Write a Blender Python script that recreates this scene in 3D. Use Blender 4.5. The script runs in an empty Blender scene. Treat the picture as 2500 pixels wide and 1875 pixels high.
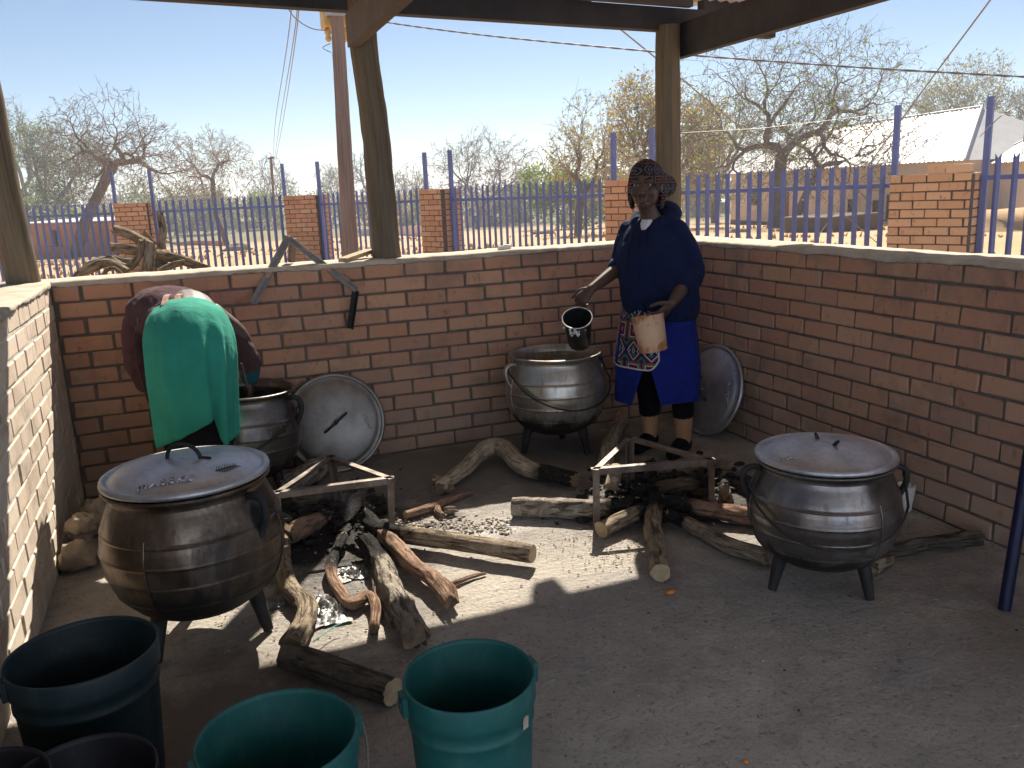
import bpy, bmesh, math, random
import numpy as np
from mathutils import Vector, Matrix, noise as mn
rnd = random.Random(7)
np.random.seed(7)
S = bpy.context.scene
COL = S.collection
PI = math.pi
# ------------------------------------------------------------------ camera
CAM_H = 1.5
YAW, PITCH, ROLL, FPX = 0.35324464, 0.22493074, 0.0434793, 2074.77
PW, PH = 2500.0, 1875.0
_cy, _sy, _cp, _sp = math.cos(YAW), math.sin(YAW), math.cos(PITCH), math.sin(PITCH)
FW = Vector((_sy*_cp, _cy*_cp, -_sp)); _r = Vector((_cy, -_sy, 0)); _u = _r.cross(FW)
RT = math.cos(ROLL)*_r - math.sin(ROLL)*_u
UP = math.sin(ROLL)*_r + math.cos(ROLL)*_u
EYE = Vector((0, 0, CAM_H))
cam = bpy.data.cameras.new('camera'); cam.lens = FPX/PW*36.0; cam.sensor_width = 36.0
cam.clip_start = 0.05; cam.clip_end = 5000
camo = bpy.data.objects.new('camera', cam); COL.objects.link(camo)
camo.matrix_world = Matrix(((RT.x, UP.x, -FW.x, 0), (RT.y, UP.y, -FW.y, 0), (RT.z, UP.z, -FW.z, CAM_H), (0, 0, 0, 1)))
S.camera = camo
# ------------------------------------------------------------------ light
SUN_EL, SUN_AZ = math.radians(43.6), math.radians(28.0)     # azimuth: from +Y towards +X
w = bpy.data.worlds.new('World'); S.world = w; w.use_nodes = True
nt = w.node_tree; bg = nt.nodes['Background']
sky = nt.nodes.new('ShaderNodeTexSky'); sky.sky_type = 'NISHITA'; sky.sun_disc = False
sky.sun_elevation = SUN_EL; sky.sun_rotation = SUN_AZ
sky.air_density = 1.0; sky.dust_density = 0.0; sky.ozone_density = 0.5; sky.altitude = 2500
nt.links.new(sky.outputs[0], bg.inputs[0]); bg.inputs[1].default_value = 0.05
sl = bpy.data.lights.new('sun', 'SUN'); sl.energy = 5.0; sl.angle = math.radians(0.55); sl.color = (1.0, 0.91, 0.78)
so = bpy.data.objects.new('sun', sl); COL.objects.link(so)
sdir = Vector((math.sin(SUN_AZ)*math.cos(SUN_EL), math.cos(SUN_AZ)*math.cos(SUN_EL), math.sin(SUN_EL)))
so.rotation_euler = sdir.to_track_quat('Z', 'Y').to_euler(); so.location = (3, 6, 12)
S.view_settings.view_transform = 'Standard'; S.view_settings.look = 'None'
S.view_settings.exposure = 1.12; S.view_settings.gamma = 1.0; S.view_settings.use_curve_mapping = False
S.render.engine = 'CYCLES'
S.cycles.max_bounces = 8; S.cycles.diffuse_bounces = 4; S.cycles.glossy_bounces = 4

# ------------------------------------------------------------------ pixels to points (photo pixels of 2500 x 1875)
def ray(px, py):
    return (FW*FPX + RT*(px-PW/2) - UP*(py-PH/2)).normalized()
def G(px, py, z=0.0):
    d = ray(px, py); return EYE + d*((z-CAM_H)/d.z)
def OY(px, py, Y):
    d = ray(px, py); return EYE + d*(Y/d.y)
def OX(px, py, X):
    d = ray(px, py); return EYE + d*(X/d.x)
def OD(px, py, dep):
    d = ray(px, py); return EYE + d*(dep/d.dot(FW))
def depth(p): return (Vector(p)-EYE).dot(FW)
def tz(x, y):
    d = math.hypot(x, y)
    if d < 15: z = -0.05
    elif d < 120: z = -0.05-(d-15)*0.034
    elif d < 200: z = -3.62
    else: z = -3.62+(min(d, 900)-200)*0.0055
    return z + (0.05*mn.noise(Vector((x*.25, y*.25, 0)))+.25*mn.noise(Vector((x*.03, y*.03, 3)))*min(1, max(0, (d-14)/40)) if d > 8 else 0)
def T(px, py):
    d = ray(px, py); t = 4.0
    while t < 1500:
        p = EYE+d*t
        if p.z < tz(p.x, p.y): break
        t *= 1.01
    lo, hi = t/1.01, t
    for _ in range(12):
        m = (lo+hi)/2; p = EYE+d*m
        if p.z < tz(p.x, p.y): hi = m
        else: lo = m
    return EYE+d*hi

# ------------------------------------------------------------------ materials
class NB:
    def __init__(s, name):
        s.m = bpy.data.materials.new(name); s.m.use_nodes = True; s.t = s.m.node_tree
        s.b = s.t.nodes['Principled BSDF']; s._pos = None
    def n(s, t, **k):
        nd = s.t.nodes.new(t)
        for a, b in k.items(): setattr(nd, a, b)
        return nd
    def l(s, a, b): s.t.links.new(a, b)
    def put(s, sock, v):
        if hasattr(v, 'is_output') or isinstance(v, bpy.types.NodeSocket): s.l(v, sock)
        else: sock.default_value = v
    def pos(s):
        if s._pos is None: s._pos = s.n('ShaderNodeNewGeometry').outputs['Position']
        return s._pos
    def uv(s): return s.n('ShaderNodeTexCoord').outputs['UV']
    def obj(s): return s.n('ShaderNodeTexCoord').outputs['Object']
    def map(s, v, sc=(1, 1, 1), loc=(0, 0, 0)):
        m = s.n('ShaderNodeMapping'); s.l(v, m.inputs[0]); m.inputs[1].default_value = loc; m.inputs[3].default_value = sc; return m.outputs[0]
    def noise(s, v, scale, detail=6, rough=.6, dist=0):
        n = s.n('ShaderNodeTexNoise'); s.l(v, n.inputs['Vector']); n.inputs['Scale'].default_value = scale
        n.inputs['Detail'].default_value = detail; n.inputs['Roughness'].default_value = rough; n.inputs['Distortion'].default_value = dist
        return n.outputs['Fac']
    def voro(s, v, scale, feature='F1', out='Distance', metric='EUCLIDEAN'):
        n = s.n('ShaderNodeTexVoronoi', feature=feature, distance=metric); s.l(v, n.inputs['Vector']); n.inputs['Scale'].default_value = scale
        return n.outputs[out]
    def ramp(s, f, stops, interp='LINEAR'):
        r = s.n('ShaderNodeValToRGB'); r.color_ramp.interpolation = interp; e = r.color_ramp.elements
        while len(e) < len(stops): e.new(0.5)
        for i, (p, c) in enumerate(stops):
            e[i].position = p; e[i].color = (c, c, c, 1) if isinstance(c, (int, float)) else (*c, 1)
        s.put(r.inputs[0], f); return r.outputs[0]
    def mix(s, f, a, b, mode='MIX'):
        m = s.n('ShaderNodeMix', data_type='RGBA', blend_type=mode)
        s.put(m.inputs[0], f)
        for i, v in ((6, a), (7, b)):
            if isinstance(v, tuple): v = (*v, 1) if len(v) == 3 else v
            s.put(m.inputs[i], v)
        return m.outputs[2]
    def math(s, op, a, b=0.0, c=0.0):
        m = s.n('ShaderNodeMath', operation=op); s.put(m.inputs[0], a); s.put(m.inputs[1], b); s.put(m.inputs[2], c); return m.outputs[0]
    def sep(s, v):
        n = s.n('ShaderNodeSeparateXYZ'); s.l(v, n.inputs[0]); return n.outputs
    def rand(s): return s.n('ShaderNodeObjectInfo').outputs['Random']
    def bump(s, h, st=.3, dist=.01, prev=None):
        b = s.n('ShaderNodeBump'); b.inputs['Strength'].default_value = st; b.inputs['Distance'].default_value = dist
        s.put(b.inputs['Height'], h)
        if prev is not None: s.l(prev, b.inputs['Normal'])
        return b.outputs[0]
    def done(s, col, rough=.8, metal=0., normal=None, spec=.35):
        s.put(s.b.inputs['Base Color'], col if not isinstance(col, tuple) else (*col, 1))
        s.put(s.b.inputs['Roughness'], rough); s.put(s.b.inputs['Metallic'], metal)
        s.b.inputs['Specular IOR Level'].default_value = spec
        if normal is not None: s.l(normal, s.b.inputs['Normal'])
        return s.m
def pm(name, stops, scale=8, rough=.8, rvar=.12, metal=0., bump=.3, bdist=.004, bscale=60, rv=0., stretch=None, uv=False, spec=.35, detail=7):
    k = NB(name); v = k.uv() if uv else k.pos()
    if stretch: v = k.map(v, stretch)
    f = k.noise(v, scale, detail, .62); c = k.ramp(f, stops)
    if rv: c = k.mix(1., c, k.ramp(k.rand(), [(0, 1-rv), (1, 1+rv)]), 'MULTIPLY')
    b = k.bump(k.noise(v, bscale, 5, .65), bump, bdist)
    return k.done(c, k.math('ADD', rough-rvar/2, k.math('MULTIPLY', f, rvar)), metal, b, spec)

def brick_mat(name, cols, dust, dustamt, wear=True):
    k = NB(name); p = k.pos()
    c = k.ramp(k.rand(), [(i/(len(cols)-1), q) for i, q in enumerate(cols)])
    n1 = k.noise(p, 9, 8, .7); n2 = k.noise(p, 45, 6, .7)
    c = k.mix(k.math('MULTIPLY', n2, .55), c, k.mix(.5, c, (.52, .42, .34)))
    spots = k.ramp(k.noise(k.map(p, (1, 1, .45)), 26, 5, .8), [(.33, 1.0), (.42, 0.0)])
    c = k.mix(k.math('MULTIPLY', spots, .6), c, (.10, .06, .05))
    if dustamt:
        z = k.sep(p)[2]
        h = k.math('ADD', z, k.math('MULTIPLY', k.math('SUBTRACT', n1, .5), 1.3))
        d = k.ramp(h, [(.05, dustamt), (.70, 0.10), (1.05, 0.0)])
        c = k.mix(d, c, dust)
        grime = k.ramp(k.noise(p, 2.3, 8, .72), [(.50, 0.), (.68, .6)]); c = k.mix(grime, c, (.15, .115, .095))
    streak = k.ramp(k.noise(k.map(p, (9, 9, .9)), 3, 4, .6), [(.56, 0.), (.72, .35)])
    c = k.mix(streak, c, dust)
    b = k.bump(k.noise(p, 120, 6, .7), .5, .003, k.bump(n1, .4, .006))
    return k.done(c, .88, 0, b, .25)
MAT = {}
MAT['brick'] = brick_mat('shelter_brick', [(.40, .175, .09), (.52, .245, .13), (.44, .20, .115), (.55, .29, .16), (.47, .235, .14), (.38, .165, .10)], (.31, .265, .215), .62)
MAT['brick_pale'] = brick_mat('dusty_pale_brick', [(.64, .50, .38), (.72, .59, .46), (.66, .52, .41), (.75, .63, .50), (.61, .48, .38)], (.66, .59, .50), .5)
MAT['brick_orange'] = brick_mat('pillar_brick', [(.58, .29, .16), (.66, .36, .20), (.53, .26, .15), (.69, .42, .26), (.62, .33, .19)], (.5, .38, .26), 0)  # brighter orange brick of the fence pillars
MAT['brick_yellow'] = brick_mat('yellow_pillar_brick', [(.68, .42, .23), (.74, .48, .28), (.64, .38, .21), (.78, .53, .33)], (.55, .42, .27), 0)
MAT['mortar'] = pm('mortar', [(.3, (.10, .083, .07)), (.7, (.165, .138, .115))], 20, .95, bump=.6, bscale=130)
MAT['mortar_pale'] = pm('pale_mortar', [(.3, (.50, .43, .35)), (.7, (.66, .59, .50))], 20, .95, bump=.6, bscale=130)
MAT['steel_bare'] = pm('bare_steel', [(.3, (.22, .21, .20)), (.7, (.38, .36, .34))], 12, .5, metal=.3, bump=.3, bscale=90)
MAT['coping'] = pm('coping_concrete', [(.3, (.34, .28, .215)), (.55, (.48, .405, .315)), (.75, (.56, .48, .385))], 7, .93, bump=.7, bscale=70, bdist=.006)
# floor: dusty concrete with ash, soot round the two hearths, wear and pits
F1 = G(800, 1245); F2 = G(1620, 1200)
def floor_mat():
    k = NB('dusty_concrete_floor'); p = k.pos()
    n0 = k.noise(p, .9, 5, .6); n1 = k.noise(p, 5, 8, .65); n2 = k.noise(p, 46, 7, .75); n3 = k.noise(k.map(p, (1, 1.6, 1)), 17, 7, .75)
    c = k.ramp(n1, [(.28, (.33, .295, .25)), (.5, (.48, .435, .365)), (.72, (.57, .52, .445))])
    c = k.mix(k.ramp(n0, [(.40, 0.), (.60, .7)]), c, (.29, .275, .265))
    c = k.mix(k.ramp(n2, [(.33, .85), (.44, 0.)]), c, (.11, .10, .09))
    c = k.mix(k.ramp(n3, [(.57, 0.), (.66, .7)]), c, (.55, .51, .45))
    n4 = k.noise(p, 2.6, 7, .72); c = k.mix(k.ramp(n4, [(.33, .45), (.46, 0.)]), c, (.16, .145, .13)); n5 = k.noise(p, 90, 5, .7); c = k.mix(k.ramp(n5, [(.30, .8), (.42, 0.)]), c, (.10, .09, .08)); c = k.mix(k.ramp(n5, [(.62, 0.), (.72, .5)]), c, (.6, .56, .5))
    c = k.mix(k.ramp(n3, [(.27, .8), (.36, 0.)]), c, (.17, .15, .13))
    x, y, z = k.sep(p)
    def blob(cx, cy, sx, sy):
        dx = k.math('DIVIDE', k.math('SUBTRACT', x, cx), sx); dy = k.math('DIVIDE', k.math('SUBTRACT', y, cy), sy)
        r = k.math('SQRT', k.math('ADD', k.math('MULTIPLY', dx, dx), k.math('MULTIPLY', dy, dy)))
        return k.math('ADD', r, k.math('MULTIPLY', k.math('SUBTRACT', k.noise(p, 7, 7, .7), .5), 1.5))
    for (q, sx, sy) in ((F1+Vector((-.04, -.22, 0)), .60, .80), (F2+Vector((.06, -.08, 0)), .68, .60)):
        c = k.mix(k.ramp(blob(q.x+.02, q.y-.02, sx*1.3, sy*1.3), [(.3, .65), (1.15, 0.)]), c, (.30, .285, .27))
        c = k.mix(k.ramp(blob(q.x, q.y, sx, sy), [(.45, .97), (.95, 0.)]), c, (.018, .017, .017))
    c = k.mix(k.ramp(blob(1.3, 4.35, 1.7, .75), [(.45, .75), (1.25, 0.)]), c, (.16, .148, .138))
    c = k.mix(k.ramp(blob(1.12, 3.45, .50, .13), [(.3, .85), (1.2, 0.)]), c, (.56, .54, .51))
    c = k.mix(k.ramp(blob(1.35, 2.95, .95, .22), [(.2, .45), (1.3, 0.)]), c, (.56, .50, .42))  # sunlight painted into the floor colour as a paler, warmer band
    # damp and greasy patches near the right and the bottom left
    c = k.mix(k.ramp(blob(2.5, 1.75, .45, .35), [(.3, .55), (1.2, 0.)]), c, (.20, .17, .12))
    c = k.mix(k.ramp(blob(2.45, 2.75, .55, .8), [(.3, .6), (1.2, 0.)]), c, (.19, .17, .155))
    c = k.mix(k.ramp(blob(-.05, 2.40, .65, .50), [(.35, .85), (1.2, 0.)]), c, (.15, .122, .098))
    h = k.math('ADD', k.math('MULTIPLY', n3, .6), k.math('MULTIPLY', n2, .4))
    b = k.bump(h, 1., .03, k.bump(k.voro(p, 55, 'SMOOTH_F1'), .5, .010))
    return k.done(c, .9, 0, b, .3)
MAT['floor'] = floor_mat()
def sand_mat():
    k = NB('orange_sand_ground'); p = k.pos()
    n0 = k.noise(p, .10, 5, .6); n1 = k.noise(p, .7, 7, .65); n2 = k.noise(p, 9, 6, .7)
    c = k.ramp(n1, [(.3, (.50, .30, .17)), (.55, (.60, .38, .23)), (.75, (.64, .44, .29))])
    c = k.mix(k.ramp(n0, [(.47, 0.), (.60, .85)]), c, (.43, .33, .18))
    c = k.mix(k.ramp(n2, [(.30, .6), (.45, 0.)]), c, (.22, .15, .09))
    x, y, z = k.sep(p)
    d = k.math('SQRT', k.math('ADD', k.math('MULTIPLY', x, x), k.math('MULTIPLY', y, y)))
    c = k.mix(k.ramp(k.math('DIVIDE', d, 400.), [(.16, 0.), (.30, .9)]), c, (.16, .15, .07))
    return k.done(c, .95, 0, k.bump(k.math('ADD', n2, n1), .6, .05), .1)
MAT['sand'] = sand_mat()
def pole_wood(name, c1, c2, c3, st=(14, 1.1)):
    k = NB(name); v = k.map(k.uv(), (st[0], st[1], 1))
    f = k.noise(v, 1.6, 8, .7, .4); c = k.ramp(f, [(.28, c1), (.5, c2), (.74, c3)])
    crack = k.ramp(k.noise(k.map(k.uv(), (st[0]*1.7, st[1]*.35, 1)), 2.2, 3, .5), [(.33, 1.), (.37, 0.)])
    c = k.mix(k.math('MULTIPLY', crack, .75), c, (c1[0]*.3, c1[1]*.3, c1[2]*.3))
    b = k.bump(f, .5, .008, k.bump(crack, -.5, .006))
    return k.done(c, .82, 0, b, .25)
MAT['pole'] = pole_wood('treated_pole_wood', (.075, .058, .040), (.135, .108, .072), (.19, .155, .10))
MAT['pole_grey'] = pole_wood('weathered_pole_wood', (.15, .11, .095), (.26, .19, .16), (.35, .27, .225), (16, .7))
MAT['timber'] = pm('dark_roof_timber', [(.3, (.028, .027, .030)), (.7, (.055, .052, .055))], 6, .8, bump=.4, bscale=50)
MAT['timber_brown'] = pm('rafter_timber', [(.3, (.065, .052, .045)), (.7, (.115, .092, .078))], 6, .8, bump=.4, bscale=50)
MAT['fill_blue'] = pm('fill_block_blue', [(.3, (.54, .68, .93)), (.7, (.60, .73, .95))], 1.5, .9, bump=.1)  # blue of the added block, cools the light it bounces into the shade
MAT['fill_grey'] = pm('fill_slab_grey', [(.3, (.47, .54, .66)), (.7, (.55, .62, .73))], 2.5, .9, bump=.3)  # cool grey of the added slab that bounces light under the roof
MAT['tin'] = pm('roof_tin', [(.3, (.56, .60, .68)), (.7, (.64, .69, .77))], 3, .6, bump=.2, bscale=30)
MAT['white_tin'] = pm('white_roof_tin', [(.3, (.55, .54, .52)), (.7, (.66, .65, .63))], 1.4, .5, bump=.1, bscale=8, rv=.05)
MAT['blue_steel'] = pm('purple_blue_painted_steel', [(.3, (.12, .165, .38)), (.7, (.165, .215, .46))], 5, .5, bump=.15, bscale=60, rv=.12)
MAT['wire'] = pm('wire_steel', [(.3, (.16, .15, .15)), (.7, (.27, .26, .25))], 5, .5, metal=.6)
MAT['cable'] = pm('dull_cable', [(.3, (.16, .15, .15)), (.7, (.24, .23, .23))], 5, .6)
def bark(name, c1, c2, c3, st=(9, 14), depth_=.012, crack=.5):
    k = NB(name); v = k.map(k.uv(), (st[0], st[1], 1)); p = k.pos()
    f = k.noise(v, 1.0, 9, .68, .6); g = k.noise(p, 14, 6, .7)
    c = k.ramp(f, [(.3, c1), (.5, c2), (.7, c3)])
    c = k.mix(k.ramp(g, [(.38, 0.), (.68, .6)]), c, tuple(min(1, q*1.25+.03) for q in c3))
    cr = k.ramp(k.noise(k.map(k.uv(), (st[0]*2.4, st[1]*.55, 1)), 1.0, 5, .6, .9), [(.36, 1.), (.46, 0.)])
    c = k.mix(k.math('MULTIPLY', cr, crack), c, tuple(q*.35 for q in c1))
    # charred end: vertex attribute
    a = k.n('ShaderNodeAttribute', attribute_name='char').outputs['Fac']
    ch = k.ramp(k.math('ADD', a, k.math('MULTIPLY', k.math('SUBTRACT', g, .5), .9)), [(.38, 0.), (.56, 1.)])
    c = k.mix(ch, c, k.ramp(k.noise(p, 60, 4, .7), [(.35, (.012, .012, .012)), (.62, (.035, .033, .03)), (.75, (.34, .33, .32))]))
    b = k.bump(k.math('SUBTRACT', f, k.math('MULTIPLY', cr, .8)), 1., depth_*1.8, k.bump(k.noise(p, 90, 5, .7), .9, .006))
    return k.done(c, .92, 0, b, .2)
MAT['bark'] = bark('brown_bark', (.10, .075, .05), (.235, .18, .12), (.42, .34, .24))
MAT['bark_red'] = bark('reddish_peeled_bark', (.13, .075, .05), (.25, .145, .095), (.36, .245, .17), crack=.35, depth_=.006)
MAT['bark_grey'] = bark('grey_fissured_bark', (.15, .12, .095), (.31, .265, .21), (.47, .415, .34), st=(7, 18), depth_=.02, crack=.55)
MAT['bark_dark'] = bark('dark_bark', (.05, .043, .036), (.10, .085, .066), (.17, .145, .11))
MAT['bark_pale'] = bark('pale_barkless_wood', (.22, .18, .13), (.36, .30, .22), (.48, .41, .31), crack=.35, depth_=.006)
MAT['cut'] = pm('sawn_wood_end', [(.3, (.30, .22, .13)), (.6, (.43, .33, .20)), (.8, (.50, .41, .27))], 30, .85, bump=.4, bscale=150)
MAT['cut_dark'] = pm('old_sawn_end', [(.3, (.12, .085, .055)), (.7, (.26, .19, .12))], 30, .9, bump=.4, bscale=150)
MAT['coal'] = pm('charcoal', [(.4, (.010, .010, .010)), (.72, (.04, .038, .036)), (.80, (.30, .29, .28))], 22, .85, bump=.8, bscale=90)
MAT['ash'] = pm('wood_ash', [(.3, (.27, .25, .23)), (.7, (.47, .45, .42))], 25, .97, bump=.8, bscale=120)
MAT['stone'] = pm('dusty_stone', [(.3, (.23, .18, .13)), (.55, (.36, .29, .21)), (.75, (.42, .35, .27))], 12, .95, bump=.9, bdist=.01, bscale=45)
MAT['rubble'] = pm('crumbled_grit', [(.3, (.22, .18, .14)), (.55, (.40, .34, .27)), (.78, (.54, .48, .40))], 33, .95, bump=.5, bscale=150)
def pot_mat(name, soot_z, base, dark, tint, metal=.9, r0=.33, grime=.45):
    k = NB(name); p = k.obj(); z = k.sep(p)[2]
    n1 = k.noise(p, 5, 7, .65); n2 = k.noise(k.map(p, (1, 1, .25)), 14, 6, .65); n3 = k.noise(p, 70, 4, .6)
    c = k.ramp(n1, [(.3, dark), (.62, base), (.8, tuple(min(1, q*1.18) for q in base))])
    c = k.mix(k.ramp(n2, [(.45, 0.), (.72, .7)]), c, tint)
    s = k.math('ADD', z, k.math('MULTIPLY', k.math('SUBTRACT', n2, .5), .28))
    so_ = k.ramp(s, [(soot_z-.05, 1.), (soot_z+.05, 0.)])
    # sooty lug sides
    a = k.n('ShaderNodeAttribute', attribute_name='char').outputs['Fac']
    so_ = k.math('MAXIMUM', so_, k.ramp(k.math('ADD', a, k.math('MULTIPLY', k.math('SUBTRACT', n2, .5), .8)), [(.45, 0.), (.75, 1.)]))
    so_ = k.math('MAXIMUM', so_, k.math('MULTIPLY', k.ramp(k.noise(k.map(p, (1, 1, .6)), 4.2, 7, .7, .4), [(.50, 0.), (.62, 1.)]), grime))
    drip = k.ramp(k.noise(k.map(p, (1, 1, .06)), 30, 4, .6), [(.58, 0.), (.66, .6)]); so_ = k.math('MAXIMUM', so_, k.math('MULTIPLY', drip, grime))
    c = k.mix(so_, c, (.016, .013, .011))
    me = k.math('MULTIPLY', k.math('SUBTRACT', 1., so_), metal)
    ro = k.math('ADD', k.math('ADD', r0, k.math('MULTIPLY', n1, .22)), k.math('MULTIPLY', so_, .28))
    b = k.bump(n3, .22, .002, k.bump(k.noise(k.map(p, (1, 1, 10)), 10, 5, .6), .12, .002))
    return k.done(c, ro, me, b, .4)
MAT['pot_front'] = pot_mat('sooty_brown_pot_metal', .30, (.26, .205, .155), (.05, .037, .028), (.11, .062, .034), .9, .25, .8)
MAT['pot_bright'] = pot_mat('grey_pot_metal', .262, (.55, .52, .47), (.28, .25, .21), (.36, .30, .22), .93, .24)
MAT['pot_right'] = pot_mat('dull_pot_metal', .25, (.27, .25, .235), (.10, .09, .08), (.16, .12, .085), .94, .20)
def lid_mat(name, base, dark):
    k = NB(name); p = k.obj(); n1 = k.noise(p, 6, 7, .65); n2 = k.noise(k.map(p, (3, 1, 1)), 10, 6, .7); n3 = k.noise(p, 34, 3, .6)
    c = k.ramp(n1, [(.3, dark), (.65, base)]); c = k.mix(k.ramp(n2, [(.5, 0.), (.75, .4)]), c, (.30, .28, .27))
    c = k.mix(k.ramp(n3, [(.25, .9), (.33, 0.)]), c, (.03, .03, .03))
    return k.done(c, k.math('ADD', .34, k.math('MULTIPLY', n2, .28)), .88, k.bump(n3, .15, .002, k.bump(n2, .15, .003)), .4)
MAT['lid'] = lid_mat('cast_lid_metal', (.62, .62, .63), (.34, .34, .345))
MAT['lid_dull'] = lid_mat('dull_lid_metal', (.30, .285, .265), (.15, .14, .125))
MAT['soot_iron'] = pm('sooty_iron', [(.3, (.012, .012, .012)), (.7, (.035, .032, .03))], 18, .7, bump=.5, bscale=80)
def iron_mat():
    k = NB('rusty_angle_iron'); p = k.pos(); n1 = k.noise(p, 9, 7, .7); n2 = k.noise(p, 50, 5, .7)
    c = k.ramp(n1, [(.32, (.05, .042, .038)), (.5, (.16, .125, .10)), (.68, (.30, .26, .22))])
    return k.done(c, k.math('ADD', .42, k.math('MULTIPLY', n2, .3)), k.ramp(n1, [(.4, .15), (.7, .7)]), k.bump(n2, .5, .003), .4)
MAT['iron'] = iron_mat()
def plastic(name, col, scuff, rough=.42):
    k = NB(name); p = k.pos(); n = k.noise(k.map(p, (1, 1, .5)), 22, 7, .7); n1 = k.noise(p, 4, 4, .6)
    c = k.mix(k.ramp(n, [(.52, 0.), (.72, .45)]), col, scuff); c = k.mix(k.ramp(k.noise(k.map(p, (3, 3, 40)), 3, 5, .7), [(.60, 0.), (.70, .35)]), c, scuff); c = k.mix(k.ramp(n1, [(.4, 0.), (.7, .35)]), c, tuple(q*.6 for q in col))
    return k.done(c, k.math('ADD', rough, k.math('MULTIPLY', n, .25)), 0, k.bump(n, .12, .002), .4)
MAT['bucket_green'] = plastic('green_bucket_plastic', (.010, .095, .085), (.07, .19, .17))
MAT['bucket_dark'] = plastic('dark_bucket_plastic', (.010, .024, .028), (.07, .09, .095))
MAT['bucket_black'] = plastic('black_bucket_plastic', (.012, .011, .014), (.05, .05, .06))
MAT['black_plastic'] = plastic('black_jug_plastic', (.008, .010, .011), (.05, .06, .06), .35)
MAT['white'] = pm('white_residue', [(.3, (.6, .58, .54)), (.7, (.78, .76, .72))], 40, .7)
def tan_mat():
    k = NB('stained_tan_plastic'); p = k.obj(); n = k.noise(p, 13, 6, .7)
    z = k.sep(p)[2]; a = k.ramp(k.math('ADD', n, k.math('MULTIPLY', k.math('ABSOLUTE', k.math('SUBTRACT', z, .10)), 1.6)), [(.60, 0.), (.72, .9)])
    c = k.mix(a, (.62, .40, .26), (.36, .13, .03))
    return k.done(c, .45, 0, k.bump(n, .1, .003), .4)
MAT['tan'] = tan_mat()
def cloth(name, col, dark, scale=90, rough=.9, wr=.35, rv=0):
    k = NB(name); p = k.pos(); n = k.noise(p, scale*4, 3, .6); f = k.noise(p, 7, 6, .62, .5)
    c = k.ramp(f, [(.3, dark), (.65, col)])
    m = k.done(c, rough, 0, k.bump(f, wr*1.6, .03, k.bump(n, .25, .001)), .15)
    k.b.inputs['Sheen Weight'].default_value = .02; k.b.inputs['Sheen Roughness'].default_value = .5
    return m
MAT['navy'] = cloth('navy_fleece', (.009, .015, .052), (.007, .011, .038))
MAT['royal'] = cloth('royal_blue_cloth', (.012, .024, .20), (.008, .016, .13), wr=.6)
MAT['black_cloth'] = cloth('black_cloth', (.007, .007, .009), (.004, .004, .006))
MAT['teal'] = cloth('sea_green_cloth', (.034, .29, .21), (.027, .24, .175), wr=.3)
MAT['maroon'] = cloth('maroon_brown_knit', (.085, .042, .047), (.055, .028, .032), wr=.5)
MAT['white_cloth'] = cloth('white_cotton', (.62, .60, .58), (.52, .50, .48))
MAT['sock'] = cloth('ribbed_tan_sock', (.42, .25, .13), (.35, .20, .10))
MAT['denim'] = cloth('teal_sleeve', (.02, .09, .12), (.012, .06, .08))
def skin_mat():
    k = NB('dark_brown_skin'); p = k.pos(); n = k.noise(p, 30, 5, .6)
    m = k.done(k.ramp(n, [(.3, (.065, .036, .025)), (.7, (.095, .054, .038))]), .52, 0, k.bump(k.noise(p, 300, 4, .6), .1, .001), .4)
    k.b.inputs['Subsurface Weight'].default_value = .04; k.b.inputs['Subsurface Radius'].default_value = (.01, .004, .002)
    return m
MAT['skin'] = skin_mat()
MAT['lip'] = pm('lip', [(.3, (.10, .045, .04)), (.7, (.13, .06, .055))], 50, .45)
MAT['eye_white'] = pm('eye_white', [(.3, (.26, .24, .22)), (.7, (.30, .27, .25))], 50, .3)
MAT['eye_dark'] = pm('eye_iris', [(.3, (.01, .007, .005)), (.7, (.02, .012, .01))], 50, .2)
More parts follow.
